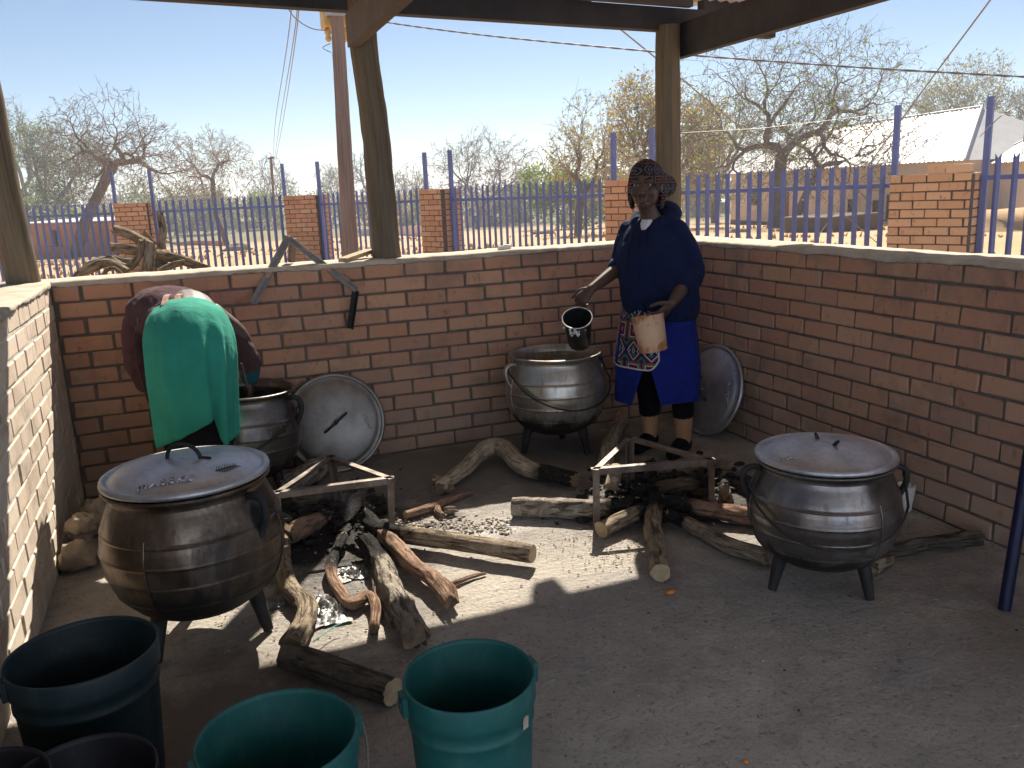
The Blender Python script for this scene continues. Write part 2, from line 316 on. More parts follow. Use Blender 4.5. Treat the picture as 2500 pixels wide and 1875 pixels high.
def print_mat(name, scale, useuv=True, dim=1.):
    k = NB(name); v = k.uv() if useuv else k.obj()
    wob = k.noise(v, 9*scale/10, 3, .6)
    x, y, z = k.sep(v)
    if not useuv: y = z
    u_ = k.math('MULTIPLY', k.math('ADD', x, k.math('MULTIPLY', wob, .012)), scale); v_ = k.math('MULTIPLY', k.math('ADD', y, k.math('MULTIPLY', wob, .012)), scale)
    fx = k.math('ABSOLUTE', k.math('SUBTRACT', k.math('FRACT', u_), .5)); fy = k.math('ABSOLUTE', k.math('SUBTRACT', k.math('FRACT', v_), .5))
    ch = k.math('MAXIMUM', fx, fy); mnh = k.math('ADD', fx, fy)
    row = k.math('GREATER_THAN', k.math('FRACT', k.math('MULTIPLY', v_, .5)), .5)
    NV, RD, GR, WH, YE = (.02, .012, .09), (.34, .02, .025), (.02, .17, .05), (.55, .52, .48), (.5, .28, .05)
    NV, RD, GR, WH, YE = [tuple(q*dim for q in c_) for c_ in (NV, RD, GR, WH, YE)]
    a = k.ramp(ch, [(0, YE), (.07, RD), (.15, NV), (.25, RD), (.30, WH), (.33, GR), (.42, RD), (.46, NV)], 'CONSTANT')
    b = k.ramp(mnh, [(0, RD), (.10, GR), (.30, NV), (.42, WH), (.48, RD), (.56, NV), (.72, GR), (.86, NV)], 'CONSTANT')
    c = k.mix(row, a, b)
    dx = k.math('ABSOLUTE', k.math('SUBTRACT', k.math('FRACT', k.math('MULTIPLY', u_, 3.)), .5)); dy = k.math('ABSOLUTE', k.math('SUBTRACT', k.math('FRACT', v_), .5))
    dm = k.math('ADD', dx, k.math('MULTIPLY', dy, 2.6))
    dia = k.ramp(dm, [(0, RD), (.12, NV), (.24, WH), (.36, NV)], 'CONSTANT')
    band = k.math('LESS_THAN', dy, .13)
    c = k.mix(k.math('MULTIPLY', band, row), c, dia)
    return k.done(c, .85, 0, k.bump(k.noise(k.pos(), 8, 5, .6, .4), .4, .02), .2)
MAT['print'] = print_mat('bright_geometric_print', 9.)
MAT['scarf'] = print_mat('headscarf_print', 20., False, .33)
MAT['band'] = pm('woven_colour_band', [(.36, (.45, .05, .12)), (.45, (.55, .35, .03)), (.52, (.05, .08, .35)), (.6, (.5, .25, .03)), (.7, (.5, .1, .2))], 60, .8)
MAT['foil'] = pm('crumpled_foil', [(.3, (.16, .16, .155)), (.7, (.36, .36, .35))], 40, .36, metal=.4, bump=.6, bscale=60)
MAT['green_string'] = pm('green_string', [(.3, (.05, .35, .25)), (.7, (.09, .45, .33))], 40, .6)
MAT['orange_peel'] = pm('orange_peel', [(.3, (.55, .17, .03)), (.7, (.65, .24, .05))], 60, .5)
MAT['transformer'] = pm('yellow_enclosure_paint', [(.3, (.55, .36, .10)), (.7, (.66, .47, .16))], 8, .5, bump=.1)
MAT['grey_steel'] = pm('grey_steel', [(.3, (.33, .33, .33)), (.7, (.45, .45, .45))], 8, .5, metal=.3)
MAT['dark_blue_tube'] = pm('dark_blue_painted_tube', [(.3, (.006, .009, .03)), (.7, (.014, .018, .055))], 14, .38, bump=.2)
MAT['plaster_orange'] = pm('orange_plaster', [(.3, (.42, .20, .095)), (.7, (.52, .27, .14))], 1.6, .95, bump=.3, bscale=6, bdist=.02)
MAT['plaster_pink'] = pm('pinkish_block_wall', [(.3, (.66, .53, .43)), (.7, (.74, .61, .50))], 2.2, .95, bump=.3, bscale=6, bdist=.02)
MAT['plaster_grey'] = pm('grey_block_wall', [(.3, (.25, .25, .26)), (.7, (.34, .34, .35))], 2.2, .95, bump=.3, bscale=6, bdist=.02)
MAT['grey_roof'] = pm('grey_tile_roof', [(.3, (.13, .125, .12)), (.7, (.22, .21, .20))], 3, .85, bump=.5, bscale=5, bdist=.05)
MAT['dark_pane'] = pm('dark_window_pane', [(.3, (.012, .014, .017)), (.7, (.03, .033, .038))], 3, .15)
MAT['frame_brown'] = pm('brown_window_frame', [(.3, (.15, .10, .07)), (.7, (.22, .16, .12))], 6, .7)
MAT['red_door'] = pm('dull_red_steel_door', [(.3, (.16, .04, .035)), (.7, (.22, .06, .05))], 6, .6)
MAT['tree_bark'] = pm('grey_brown_tree_bark', [(.3, (.11, .085, .073)), (.7, (.20, .16, .138))], 3, .95, bump=.6, bscale=9, bdist=.03)
MAT['twig'] = pm('dry_twig_bark', [(.3, (.17, .135, .12)), (.7, (.28, .23, .205))], 3, .95, bump=0)
MAT['twig_pale'] = pm('pale_twig_bark', [(.3, (.28, .235, .20)), (.7, (.40, .34, .29))], 3, .95, bump=0)
def leaf_mat(name, c1, c2, c3):
    k = NB(name); p = k.pos(); f = k.noise(p, 1.6, 6, .7); c = k.ramp(f, [(.32, c1), (.5, c2), (.68, c3)])
    m = k.done(c, .65, 0, None, .25)
    tr = k.n('ShaderNodeBsdfTranslucent'); k.l(c, tr.inputs[0]); mx = k.n('ShaderNodeMixShader'); mx.inputs[0].default_value = .4
    out = [q for q in k.t.nodes if q.type == 'OUTPUT_MATERIAL'][0]
    k.l(k.b.outputs[0], mx.inputs[1]); k.l(tr.outputs[0], mx.inputs[2]); k.l(mx.outputs[0], out.inputs[0]); return m
MAT['leaf_green'] = leaf_mat('dusty_green_leaf', (.12, .19, .03), (.20, .28, .05), (.30, .36, .07))
MAT['leaf_yellow'] = leaf_mat('yellow_green_leaf', (.24, .23, .04), (.38, .32, .06), (.50, .40, .09))
MAT['leaf_rust'] = leaf_mat('rusty_leaf', (.27, .14, .05), (.40, .23, .08), (.35, .26, .08))
MAT['leaf_grey'] = leaf_mat('grey_green_leaf', (.12, .13, .07), (.17, .18, .09), (.24, .23, .12))
MAT['dry_grass'] = pm('dry_grass', [(.3, (.36, .27, .13)), (.7, (.48, .38, .20))], 2, .95, bump=0)
# ------------------------------------------------------------------ mesh helpers
def cr(pts, n):
    """Catmull-Rom resample of a list of tuples, n steps per span"""
    P_ = [np.array(p, float) for p in pts]
    if len(P_) == 2: return [tuple(P_[0]+(P_[1]-P_[0])*i/n) for i in range(n+1)]
    P_ = [2*P_[0]-P_[1]]+P_+[2*P_[-1]-P_[-2]]; out = []
    for i in range(1, len(P_)-2):
        a, b, c, d = P_[i-1:i+3]
        for j in range(n):
            t = j/n
            out.append(tuple(.5*((2*b)+(c-a)*t+(2*a-5*b+4*c-d)*t*t+(3*b-a-3*c+d)*t**3)))
    out.append(tuple(P_[-2])); return out
class MB:
    def __init__(s): s.v = []; s.f = []; s.uv = []; s.mi = []; s.ch = []; s.flat = []
    def add(s, vs, fs, uvs=None, mi=0, ch=None, flat=False):
        o = len(s.v); s.v += [tuple(q) for q in vs]
        s.ch += list(ch) if ch is not None else [0.]*len(vs)
        for i, f in enumerate(fs):
            s.f.append(tuple(q+o for q in f)); s.uv.append(uvs[i] if uvs else [(0, 0)]*len(f)); s.mi.append(mi); s.flat.append(flat)
    def box(s, c, d, R=None, mi=0):
        c = Vector(c); h = [q/2 for q in d]; vs = []
        for z in (-1, 1):
            for x, y in ((-1, -1), (1, -1), (1, 1), (-1, 1)):
                p = Vector((x*h[0], y*h[1], z*h[2])); vs.append(c+(R @ p if R else p))
        s.add(vs, [(3, 2, 1, 0), (4, 5, 6, 7), (0, 1, 5, 4), (1, 2, 6, 5), (2, 3, 7, 6), (3, 0, 4, 7)], mi=mi, flat=True)
    def beam(s, a, b, w_, h_, up=(0, 0, 1), mi=0):
        a, b = Vector(a), Vector(b); d = b-a; L = d.length; y = d.normalized(); x = y.cross(Vector(up)).normalized(); z = x.cross(y)
        R = Matrix((x, y, z)).transposed(); s.box((a+b)/2, (w_, L, h_), R, mi)
    def tube(s, path, rad, n=12, cap=True, wob=0., seed=0, mi=0, capmi=None, ch=None, ell=1.0, seam=(0, 0, -1), ridge=0., jag=0.):
        P_ = [Vector(p) for p in path]; m = len(P_)
        if not hasattr(rad, '__len__'): rad = [rad]*m
        tg = [(P_[min(i+1, m-1)]-P_[max(i-1, 0)]).normalized() for i in range(m)]
        ref = Vector(seam); x = (ref-tg[0]*ref.dot(tg[0]))
        if x.length < .05: x = Vector((1, 0, 0)); x = x-tg[0]*x.dot(tg[0])
        x.normalize(); vs = []; L = 0; Ls = []
        for i in range(m):
            x = (x-tg[i]*x.dot(tg[i])).normalized(); y = tg[i].cross(x)
            if i: L += (P_[i]-P_[i-1]).length
            Ls.append(L)
            for j in range(n):
                a = 2*PI*j/n; q = x*math.cos(a)+y*math.sin(a)*ell; r = rad[i]
                if ridge: r *= 1-ridge*abs(mn.noise(Vector((q.x*5+seed, q.y*5, q.z*5))*1.0+tg[i]*(L*5)))*2.2
                if wob: r *= 1+wob*(mn.noise(Vector((q.x*1.4+seed, q.y*1.4+L*9, q.z*1.4)))*1.3+.5*mn.noise(Vector((q.x*4+seed, q.y*4, q.z*4+L*30))))
                e_ = 0.
                if jag and i in (0, m-1): e_ = jag*r*(mn.noise(Vector((q.x*2.5+seed, q.y*2.5, q.z*2.5)))*1.5+.3)*(-1 if i == 0 else 1)
                vs.append(P_[i]+q*r+tg[i]*e_)
        fs, us = [], []
        for i in range(m-1):
            for j in range(n):
                k = (j+1) % n; fs.append((i*n+j, i*n+k, (i+1)*n+k, (i+1)*n+j))
                us.append([(j/n, Ls[i]), ((j+1)/n, Ls[i]), ((j+1)/n, Ls[i+1]), (j/n, Ls[i+1])])
        chv = None
        if ch is not None: chv = [ch[i] for i in range(m) for j in range(n)]
        s.add(vs, fs, us, mi, chv)
        if cap:
            cm = mi if capmi is None else capmi
            s.add(vs[:n], [tuple(reversed(range(n)))], mi=cm, ch=[ch[0] if ch else 0]*n, flat=True)
            s.add(vs[-n:], [tuple(range(n))], mi=cm, ch=[ch[-1] if ch else 0]*n, flat=True)
    def lathe(s, prof, n=48, c=(0, 0, 0), mi=0, chf=None, closed=False):
        vs, fs, us, chv = [], [], [], []
        for (r, z) in prof:
            for j in range(n):
                a = 2*PI*j/n; vs.append((c[0]+r*math.cos(a), c[1]+r*math.sin(a), c[2]+z)); chv.append(chf(a, r, z) if chf else 0.)
        for i in range(len(prof)-1):
            for j in range(n):
                k = (j+1) % n; fs.append((i*n+j, i*n+k, (i+1)*n+k, (i+1)*n+j)); us.append([(j/n, prof[i][1]), ((j+1)/n, prof[i][1]), ((j+1)/n, prof[i+1][1]), (j/n, prof[i+1][1])])
        s.add(vs, fs, us, mi, chv)
    def loft(s, secs, n=28, res=4, cap=True, mi=0, fold=None):
        """secs: (centre, U, V) rings"""
        flat = [tuple(c)+tuple(u)+tuple(v) for c, u, v in secs]
        if res > 1: flat = cr(flat, res)
        vs, fs, us = [], [], []; m = len(flat)
        for i, q in enumerate(flat):
            c, u, v = Vector(q[0:3]), Vector(q[3:6]), Vector(q[6:9])
            for j in range(n):
                a = 2*PI*j/n; k = 1+(fold(a, i/(m-1)) if fold else 0); vs.append(c+(u*math.cos(a)+v*math.sin(a))*k)
        for i in range(m-1):
            for j in range(n):
                k = (j+1) % n; fs.append((i*n+j, i*n+k, (i+1)*n+k, (i+1)*n+j)); us.append([(j/n, i/m), ((j+1)/n, i/m), ((j+1)/n, (i+1)/m), (j/n, (i+1)/m)])
        s.add(vs, fs, us, mi)
        if cap:
            s.add(vs[:n], [tuple(reversed(range(n)))], mi=mi); s.add(vs[-n:], [tuple(range(n))], mi=mi)
    def ball(s, c, r, n=14, R=None, wob=0., seed=0, mi=0):
        c = Vector(c); r = (r, r, r) if not hasattr(r, '__len__') else r; vs, fs = [], []; m = max(5, n//2+1)
        for i in range(m+1):
            t = PI*i/m
            for j in range(n):
                a = 2*PI*j/n; q = Vector((math.sin(t)*math.cos(a), math.sin(t)*math.sin(a), math.cos(t)))
                k = 1+(wob*mn.noise(q*1.7+Vector((seed, seed*.7, 0)))*1.6+wob*.5*mn.noise(q*4+Vector((seed, 0, 0))) if wob else 0)
                p = Vector((q.x*r[0], q.y*r[1], q.z*r[2]))*k; vs.append(c+(R @ p if R else p))
        for i in range(m):
            for j in range(n):
                k = (j+1) % n; fs.append((i*n+j, (i+1)*n+j, (i+1)*n+k, i*n+k))
        s.add(vs, fs, mi=mi)
    def quad(s, pts, mi=0, uv=None): s.add(pts, [tuple(range(len(pts)))], [uv] if uv else None, mi, flat=True)
    def mesh(s, name, smooth=True):
        m = bpy.data.meshes.new(name); m.from_pydata([tuple(v) for v in s.v], [], s.f); m.update()
        ul = m.uv_layers.new(name='UVMap'); flat = [c for u in s.uv for q in u for c in q]
        if len(flat) == len(m.loops)*2: ul.data.foreach_set('uv', flat)
        m.polygons.foreach_set('material_index', s.mi)
        m.polygons.foreach_set('use_smooth', [smooth and not f for f in s.flat])
        if any(s.ch):
            a = m.attributes.new('char', 'FLOAT', 'POINT'); a.data.foreach_set('value', s.ch)
        return m
def link(name, mesh, mats, parent=None, loc=None):
    o = bpy.data.objects.new(name, mesh); COL.objects.link(o)
    if mesh is not None and mats is not None:
        if not isinstance(mats, (list, tuple)): mats = [mats]
        if len(mesh.materials) == 0:
            for m in mats: mesh.materials.append(MAT[m] if isinstance(m, str) else m)
    if parent is not None:
        o.parent = parent
        if loc is None: o.location = (0, 0, 0)
    if loc is not None: o.location = loc
    return o
def tag(o, label, cat, group=None):
    o['label'] = label; o['category'] = cat
    if group: o['group'] = group
    return o
def thing(name, label, cat, loc=(0, 0, 0), rot=(0, 0, 0), group=None):
    o = bpy.data.objects.new(name, None); COL.objects.link(o); o.location = loc; o.rotation_euler = rot; o.empty_display_size = .1
    return tag(o, label, cat, group)
def wpart(name, mb, mats, root, smooth=True):
    """part whose mesh was built in world coordinates, root has translation only (or none)"""
    me = mb.mesh(name, smooth) if isinstance(mb, MB) else mb
    o = link(name, me, mats, root); o.matrix_parent_inverse = Matrix.Translation(-Vector(root.location)); return o
def part(name, mb, mats, root, smooth=True):
    me = mb.mesh(name, smooth) if isinstance(mb, MB) else mb
    return link(name, me, mats, root)
def solo(name, mb, mats, label, cat, group=None, smooth=True):
    return tag(link(name, mb.mesh(name, smooth), mats), label, cat, group)
def struct(name, mb, mats, smooth=True, kind='structure', label=None):
    o = link(name, mb.mesh(name, smooth), mats); o['kind'] = kind
    if label: o['label'] = label
    return o
def fuse(name, mb, voxel=.006, smooth=4, mats=None, fac=.5):
    """weld overlapping shapes into one continuous skin"""
    me = mb.mesh(name); o = bpy.data.objects.new(name+'_raw', me); COL.objects.link(o)
    r = o.modifiers.new('r', 'REMESH'); r.mode = 'VOXEL'; r.voxel_size = voxel; r.use_smooth_shade = True
    if smooth:
        q = o.modifiers.new('s', 'SMOOTH'); q.factor = fac; q.iterations = smooth
    dg = bpy.context.evaluated_depsgraph_get(); dg.update()
    m2 = bpy.data.meshes.new_from_object(o.evaluated_get(dg)); m2.name = name
    bpy.data.objects.remove(o); bpy.data.meshes.remove(me)
    for p in m2.polygons: p.use_smooth = True
    m2.materials.clear()
    return m2

def wrinkle(me, amp=.004, sc=11., stretch=(1, 1, .6)):
    """push cloth in and out along its normals in crease-like ridges"""
    me.update(); N = [v.normal.copy() for v in me.vertices]
    for v, n_ in zip(me.vertices, N):
        p = Vector((v.co.x*stretch[0], v.co.y*stretch[1], v.co.z*stretch[2]))
        a = mn.noise(p*sc); b = 1-2*abs(mn.noise(p*sc*1.3+Vector((7, 3, 1)))); c = mn.noise(p*sc*3)
        v.co += n_*amp*(a*.9+b*.7+c*.3)
    me.update(); return me
# ------------------------------------------------------------------ setting: terrain and floor
def build_ground():
    mb = MB(); rs = [0, 3, 6, 8, 10, 12, 14, 15, 16, 18, 20, 23, 26, 30, 35, 40, 46, 53, 60, 70, 80, 95, 110, 130, 160, 200, 260, 340, 450, 600, 800, 1100, 1600, 2400]
    n = 144; vs = []
    for r in rs:
        for j in range(n):
            a = 2*PI*j/n; x, y = r*math.sin(a), r*math.cos(a); vs.append((x, y, tz(x, y)))
    fs = [(i*n+j, (i+1)*n+j, (i+1)*n+(j+1) % n, i*n+(j+1) % n) for i in range(len(rs)-1) for j in range(n)]
    mb.add(vs, [tuple(reversed(f)) for f in fs]); o = struct('ground', mb, 'sand'); o['label'] = 'orange sandy ground beyond the fence'
build_ground()
XL, XR, YB, WT = -.67, 2.95, 4.80, 1.125     # inner faces of the three walls, brickwork height
def build_floor():
    nx, ny = 150, 290; x0, x1, y0, y1 = XL-.02, XR+.02, -2.2, YB+.02
    xs = np.linspace(x0, x1, nx); ys = np.linspace(y0, y1, ny); vs = []
    for y in ys:
        for x in xs:
            z = .004*mn.noise(Vector((x*2.2, y*2.2, 0)))+.003*mn.noise(Vector((x*9, y*9, 4)))+.0018*mn.noise(Vector((x*30, y*30, 8)))
            vs.append((x, y, z-.004))
    fs = [(j*nx+i, j*nx+i+1, (j+1)*nx+i+1, (j+1)*nx+i) for j in range(ny-1) for i in range(nx-1)]
    mb = MB(); mb.add(vs, fs); mb.box(((x0+x1)/2, (y0+y1)/2, -.06), (x1-x0, y1-y0, .08))
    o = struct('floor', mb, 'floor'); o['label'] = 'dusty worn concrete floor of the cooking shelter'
build_floor()
# ------------------------------------------------------------------ brick walls
BP, CP = .2395, .0865
def brick_mesh(name, L, H_, D, seed):
    r = random.Random(seed); bm = bmesh.new(); bmesh.ops.create_cube(bm, size=1)
    for v in bm.verts: v.co = Vector((v.co.x*L+r.uniform(-.0035, .0035), v.co.y*D, v.co.z*H_+r.uniform(-.003, .003)))
    bmesh.ops.bevel(bm, geom=bm.edges[:], offset=.005, segments=1, affect='EDGES', profile=.6)
    m = bpy.data.meshes.new(name); bm.to_mesh(m); bm.free(); return m
BR = {}
def bricks_for(mat, L=BP-.010, H_=CP-.010, D=.10, tag_=''):
    key = (mat, round(L, 3), tag_)
    if key not in BR:
        BR[key] = [brick_mesh('brick', L, H_, D, 11*i+int(L*1000)) for i in range(6 if L > .15 else 3)]
        for m in BR[key]: m.materials.append(MAT[mat])
    return BR[key]
def lay(root, origin, ux, L0, L1, courses, mat, phase, depth_in, nrm, skip=None, z0=0., cp=CP, bp=BP, D=.10):
    """running bond from L0 to L1 along ux, face plane through origin, nrm points out of the wall"""
    ux, nrm, origin = Vector(ux), Vector(nrm), Vector(origin); rl = Vector(root.location)
    ang = math.atan2(ux.y, ux.x)
    for c in range(courses):
        off = phase+(bp/2 if c % 2 else 0); z = z0+c*cp+cp/2
        k = math.floor((L0-off)/bp)
        while True:
            a = max(L0, off+k*bp); b = min(L1, off+(k+1)*bp); k += 1
            if a >= L1-.005: break
            ln = b-a
            if ln < .03: continue
            full = abs(ln-bp) < .004; L = (bp-.013) if full else ln-.013
            if not full: L = max(.02, round(L/.02)*.02-.004)
            ms = bricks_for(mat, L, cp-.012, D, str(round(D, 2))+str(round(cp, 4)))
            o = bpy.data.objects.new('brick', ms[rnd.randrange(len(ms))]); COL.objects.link(o); o.parent = root
            pr = rnd.uniform(-.0025, .0035)
            p = origin+ux*((a+b)/2)+nrm*(-D/2+pr)+Vector((0, 0, z+rnd.uniform(-.0012, .0012)))
            o.location = p-rl; o.rotation_euler = (rnd.uniform(-.012, .012), rnd.uniform(-.007, .007), ang+rnd.uniform(-.010, .010))
def coping(a, b, inner, root, wd=.265, z=WT, name='coping', seed=0, drop=.022):
    """ragged concrete capping from a to b (inner edge line), inner = unit vector from wall towards the room"""
    a, b, inner = Vector(a), Vector(b), Vector(inner); d = (b-a); n = int(d.length/.012); d.normalize(); mb = MB(); vs = []; m = 9
    for i in range(n+1):
        s_ = (b-a).length*i/n; p = a+d*s_
        q = lambda f, sc=1.: mn.noise(Vector((s_*f+seed, seed*3.1, sc)))
        top = .020+.0045*q(3)+.003*q(17, 5); e = .006+.006*q(6, 2)+.005*q(31, 3); dr = drop*max(0, .45+.55*q(2.2, 7)+.45*q(9, 8)+.3*q(40, 9))
        pr = [(-.012, -dr*.2), (e-.001, -dr), (e+.002, -dr*.5), (e+.003, top*.45), (e-.004, top*.9), (e-.022, top+.002*q(25, 11)), (-wd*.5, top+.004*q(12, 4)), (-wd+.01, top), (-wd, -.004)]
        for (x, zz) in pr: vs.append(p+inner*x+Vector((0, 0, z+zz)))
    fs = [(i*m+j, (i+1)*m+j, (i+1)*m+j+1, i*m+j+1) for i in range(n) for j in range(m-1)]
    fs += [tuple(range(m)), tuple(reversed(range(n*m, n*m+m)))]
    mb.add(vs, fs); return wpart(name, mb, 'coping', root)
def wall(name, label, root_loc, origin, ux, L0, L1, nrm, phase, cop, inner, seed, mat='brick'):
    t = thing(name, label, 'wall', root_loc)
    mb = MB(); o = Vector(origin); u = Vector(ux); n = Vector(nrm)
    c = o+u*((L0+L1)/2)+n*(-.135 if mat == 'brick' else -.1305)+Vector((0, 0, WT/2-.03)); sz = (L1-L0, .254) if abs(u.x) > .5 else (.254, L1-L0)
    mb.box(c, (sz[0], sz[1], WT+.055)); wpart('mortar_core', mb, 'mortar' if mat == 'brick' else 'mortar_pale', t, False)
    lay(t, origin, ux, L0, L1, 13, mat, phase, .1, nrm)
    coping(cop[0], cop[1], inner, t, seed=seed)
    return t
wall('brick_wall', 'long low brick wall with concrete capping at the back of the cooking area', (1.15, YB, 0), (0, YB, 0), (1, 0, 0), XL, XR, (0, -1, 0), 1.145, ((XL+.002, YB, 0), (XR-.002, YB, 0)), (0, -1, 0), 3)
wall('brick_wall', 'low brick wall along the right side behind the lidded pot', (XR, 2.4, 0), (XR, 0, 0), (0, 1, 0), .5, YB+.26, (-1, 0, 0), 4.293, ((XR, YB+.27, 0), (XR, .5, 0)), (-1, 0, 0), 9)
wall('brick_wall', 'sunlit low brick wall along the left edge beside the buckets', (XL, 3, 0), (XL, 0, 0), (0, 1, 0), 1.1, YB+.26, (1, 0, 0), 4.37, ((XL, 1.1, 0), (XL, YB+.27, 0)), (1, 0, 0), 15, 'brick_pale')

# ------------------------------------------------------------------ shelter: poles, rafters, beam, roof
sh = thing('open_shelter', 'open timber pole shelter with dark roof beams standing on the brick walls', 'shelter', (1.1, 4.9, 1.14))
def post(pts, r, seed):
    path = cr(pts, 8); m = len(path); mb = MB()
    mb.tube(path, [r*(1-.10*i/m) for i in range(m)], 20, wob=.05, seed=seed); return wpart('post', mb, ['pole'], sh)
post([(-.80, 4.93, 1.10), (-.82, 4.93, 1.6), (-.83, 4.93, 2.1), (-.85, 4.93, 2.58)], .080, 1)
post([(1.075, 4.92, 1.10), (1.068, 4.92, 1.55), (1.06, 4.92, 1.9), (1.035, 4.92, 2.25), (1.03, 4.92, 2.56)], .082, 2)
post([(2.95, 4.925, 1.10), (2.952, 4.925, 1.6), (2.95, 4.925, 2.1), (2.95, 4.925, 2.45)], .084, 3)
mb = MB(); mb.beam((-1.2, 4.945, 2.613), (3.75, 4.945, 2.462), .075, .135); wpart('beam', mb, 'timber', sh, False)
for x in (-.945, .962, 3.065):
    mb = MB(); z = 2.365
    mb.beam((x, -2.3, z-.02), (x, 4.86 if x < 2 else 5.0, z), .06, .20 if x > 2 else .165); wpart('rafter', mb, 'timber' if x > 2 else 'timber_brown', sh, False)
for y in (3.6, 2.4, 1.2, 0., -1.2, -2.2):
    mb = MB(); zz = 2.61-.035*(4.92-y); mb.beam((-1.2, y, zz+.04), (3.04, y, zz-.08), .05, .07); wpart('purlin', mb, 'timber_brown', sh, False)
for a_, b_, z_ in ((2.22, 2.42, 2.555), (3.2, 3.75, 2.53)):
    mb = MB(); mb.beam((a_, 4.945, z_), (b_, 4.945, z_-.005), .07, .17); wpart('packing_block', mb, 'timber', sh, False)
mb = MB(); mb.beam((2.38, 4.985, 2.55), (2.38, 5.17, 2.55), .09, .13); wpart('rafter_tail', mb, 'timber', sh, False)
mb = MB(); mb.beam((-1.2, 4.80, 2.70), (3.04, 4.80, 2.575), .05, .08); wpart('purlin', mb, 'timber_brown', sh, False)
def roof_sheet():
    mb = MB(); n = 200; vs = []
    for y in (-2.4, 5.10):
        for i in range(n+1):
            x = -1.25+5.05*i/n; z = 2.655-.035*(4.92-y)-.031*(x+1.25)+.09*1+.009*math.sin(x*2*PI/.076)
            vs.append((x, y, z))
    mb.add(vs, [(i, i+1, n+2+i, n+1+i) for i in range(n)]); wpart('roof_sheet', mb, 'tin', sh)
roof_sheet()
# ------------------------------------------------------------------ unseen block and slab added behind the viewpoint to bounce fill light
sb = thing('fill_block', 'unseen blue reflector block added behind the viewpoint', 'fill reflector', (1.5, -6.3, 0))
mb = MB(); mb.box((1.5, -6.3, 1.85), (26, 2.6, 3.8)); wpart('wall', mb, 'fill_blue', sb, False)
mb = MB(); mb.beam((-12, -6.5, 3.82), (15, -6.5, 3.82), 3.0, .06); wpart('roof', mb, 'tin', sb, False)
for x in (-8, -3, 6, 11):
    mb = MB(); mb.box((x, -4.995, 1.7), (1.5, .03, 1.2)); wpart('window', mb, 'dark_pane', sb, False)
mb = MB(); mb.box((1.15, -3.62, -.03), (26, 2.8, .06)); struct('fill_slab', mb, 'fill_grey', False)  # unseen slab added to bounce sunlight up under the roof
# ------------------------------------------------------------------ three-legged pots
POT_PROF = [(0, .108), (.07, .109), (.13, .117), (.185, .137), (.232, .168), (.268, .207), (.292, .25), (.306, .295), (.313, .34), (.314, .38), (.308, .42), (.296, .46), (.281, .497), (.270, .522), (.264, .54), (.265, .552), (.271, .560), (.281, .566), (.285, .571), (.285, .577), (.280, .580), (.272, .575), (.262, .558), (.256, .54), (.262, .515), (.28, .48), (.297, .43), (.303, .38), (.300, .32), (.286, .26), (.25, .20), (.19, .155), (.1, .128), (0, .122)]
RINGS = (.222, .300, .372, .440)
def pot_profile():
    out = []
    for i in range(len(POT_PROF)-1):
        (r0, z0), (r1, z1) = POT_PROF[i], POT_PROF[i+1]
        for j in range(4):
            t = j/4; r, z = r0+(r1-r0)*t, z0+(z1-z0)*t
            if i < 12:
                for q in RINGS: r += .0042*math.exp(-((z-q)/.0035)**2)
                r += .003*math.exp(-((z-.528)/.004)**2)
            out.append((r, z))
    out.append(POT_PROF[-1])
    # dense sampling round the rings
    body = [p for p in out]; extra = []
    for q in RINGS:
        for dz in (-.006, -.003, 0, .003, .006):
            z = q+dz
            for i in range(12):
                (r0, z0), (r1, z1) = POT_PROF[i], POT_PROF[i+1]
                if z0 <= z <= z1: extra.append((r0+(r1-r0)*(z-z0)/(z1-z0)+.0042*math.exp(-(dz/.0035)**2), z)); break
    k = 12*4+4
    lower = sorted(body[:k]+extra, key=lambda p: p[1]); return lower+body[k:]
PPROF = pot_profile()
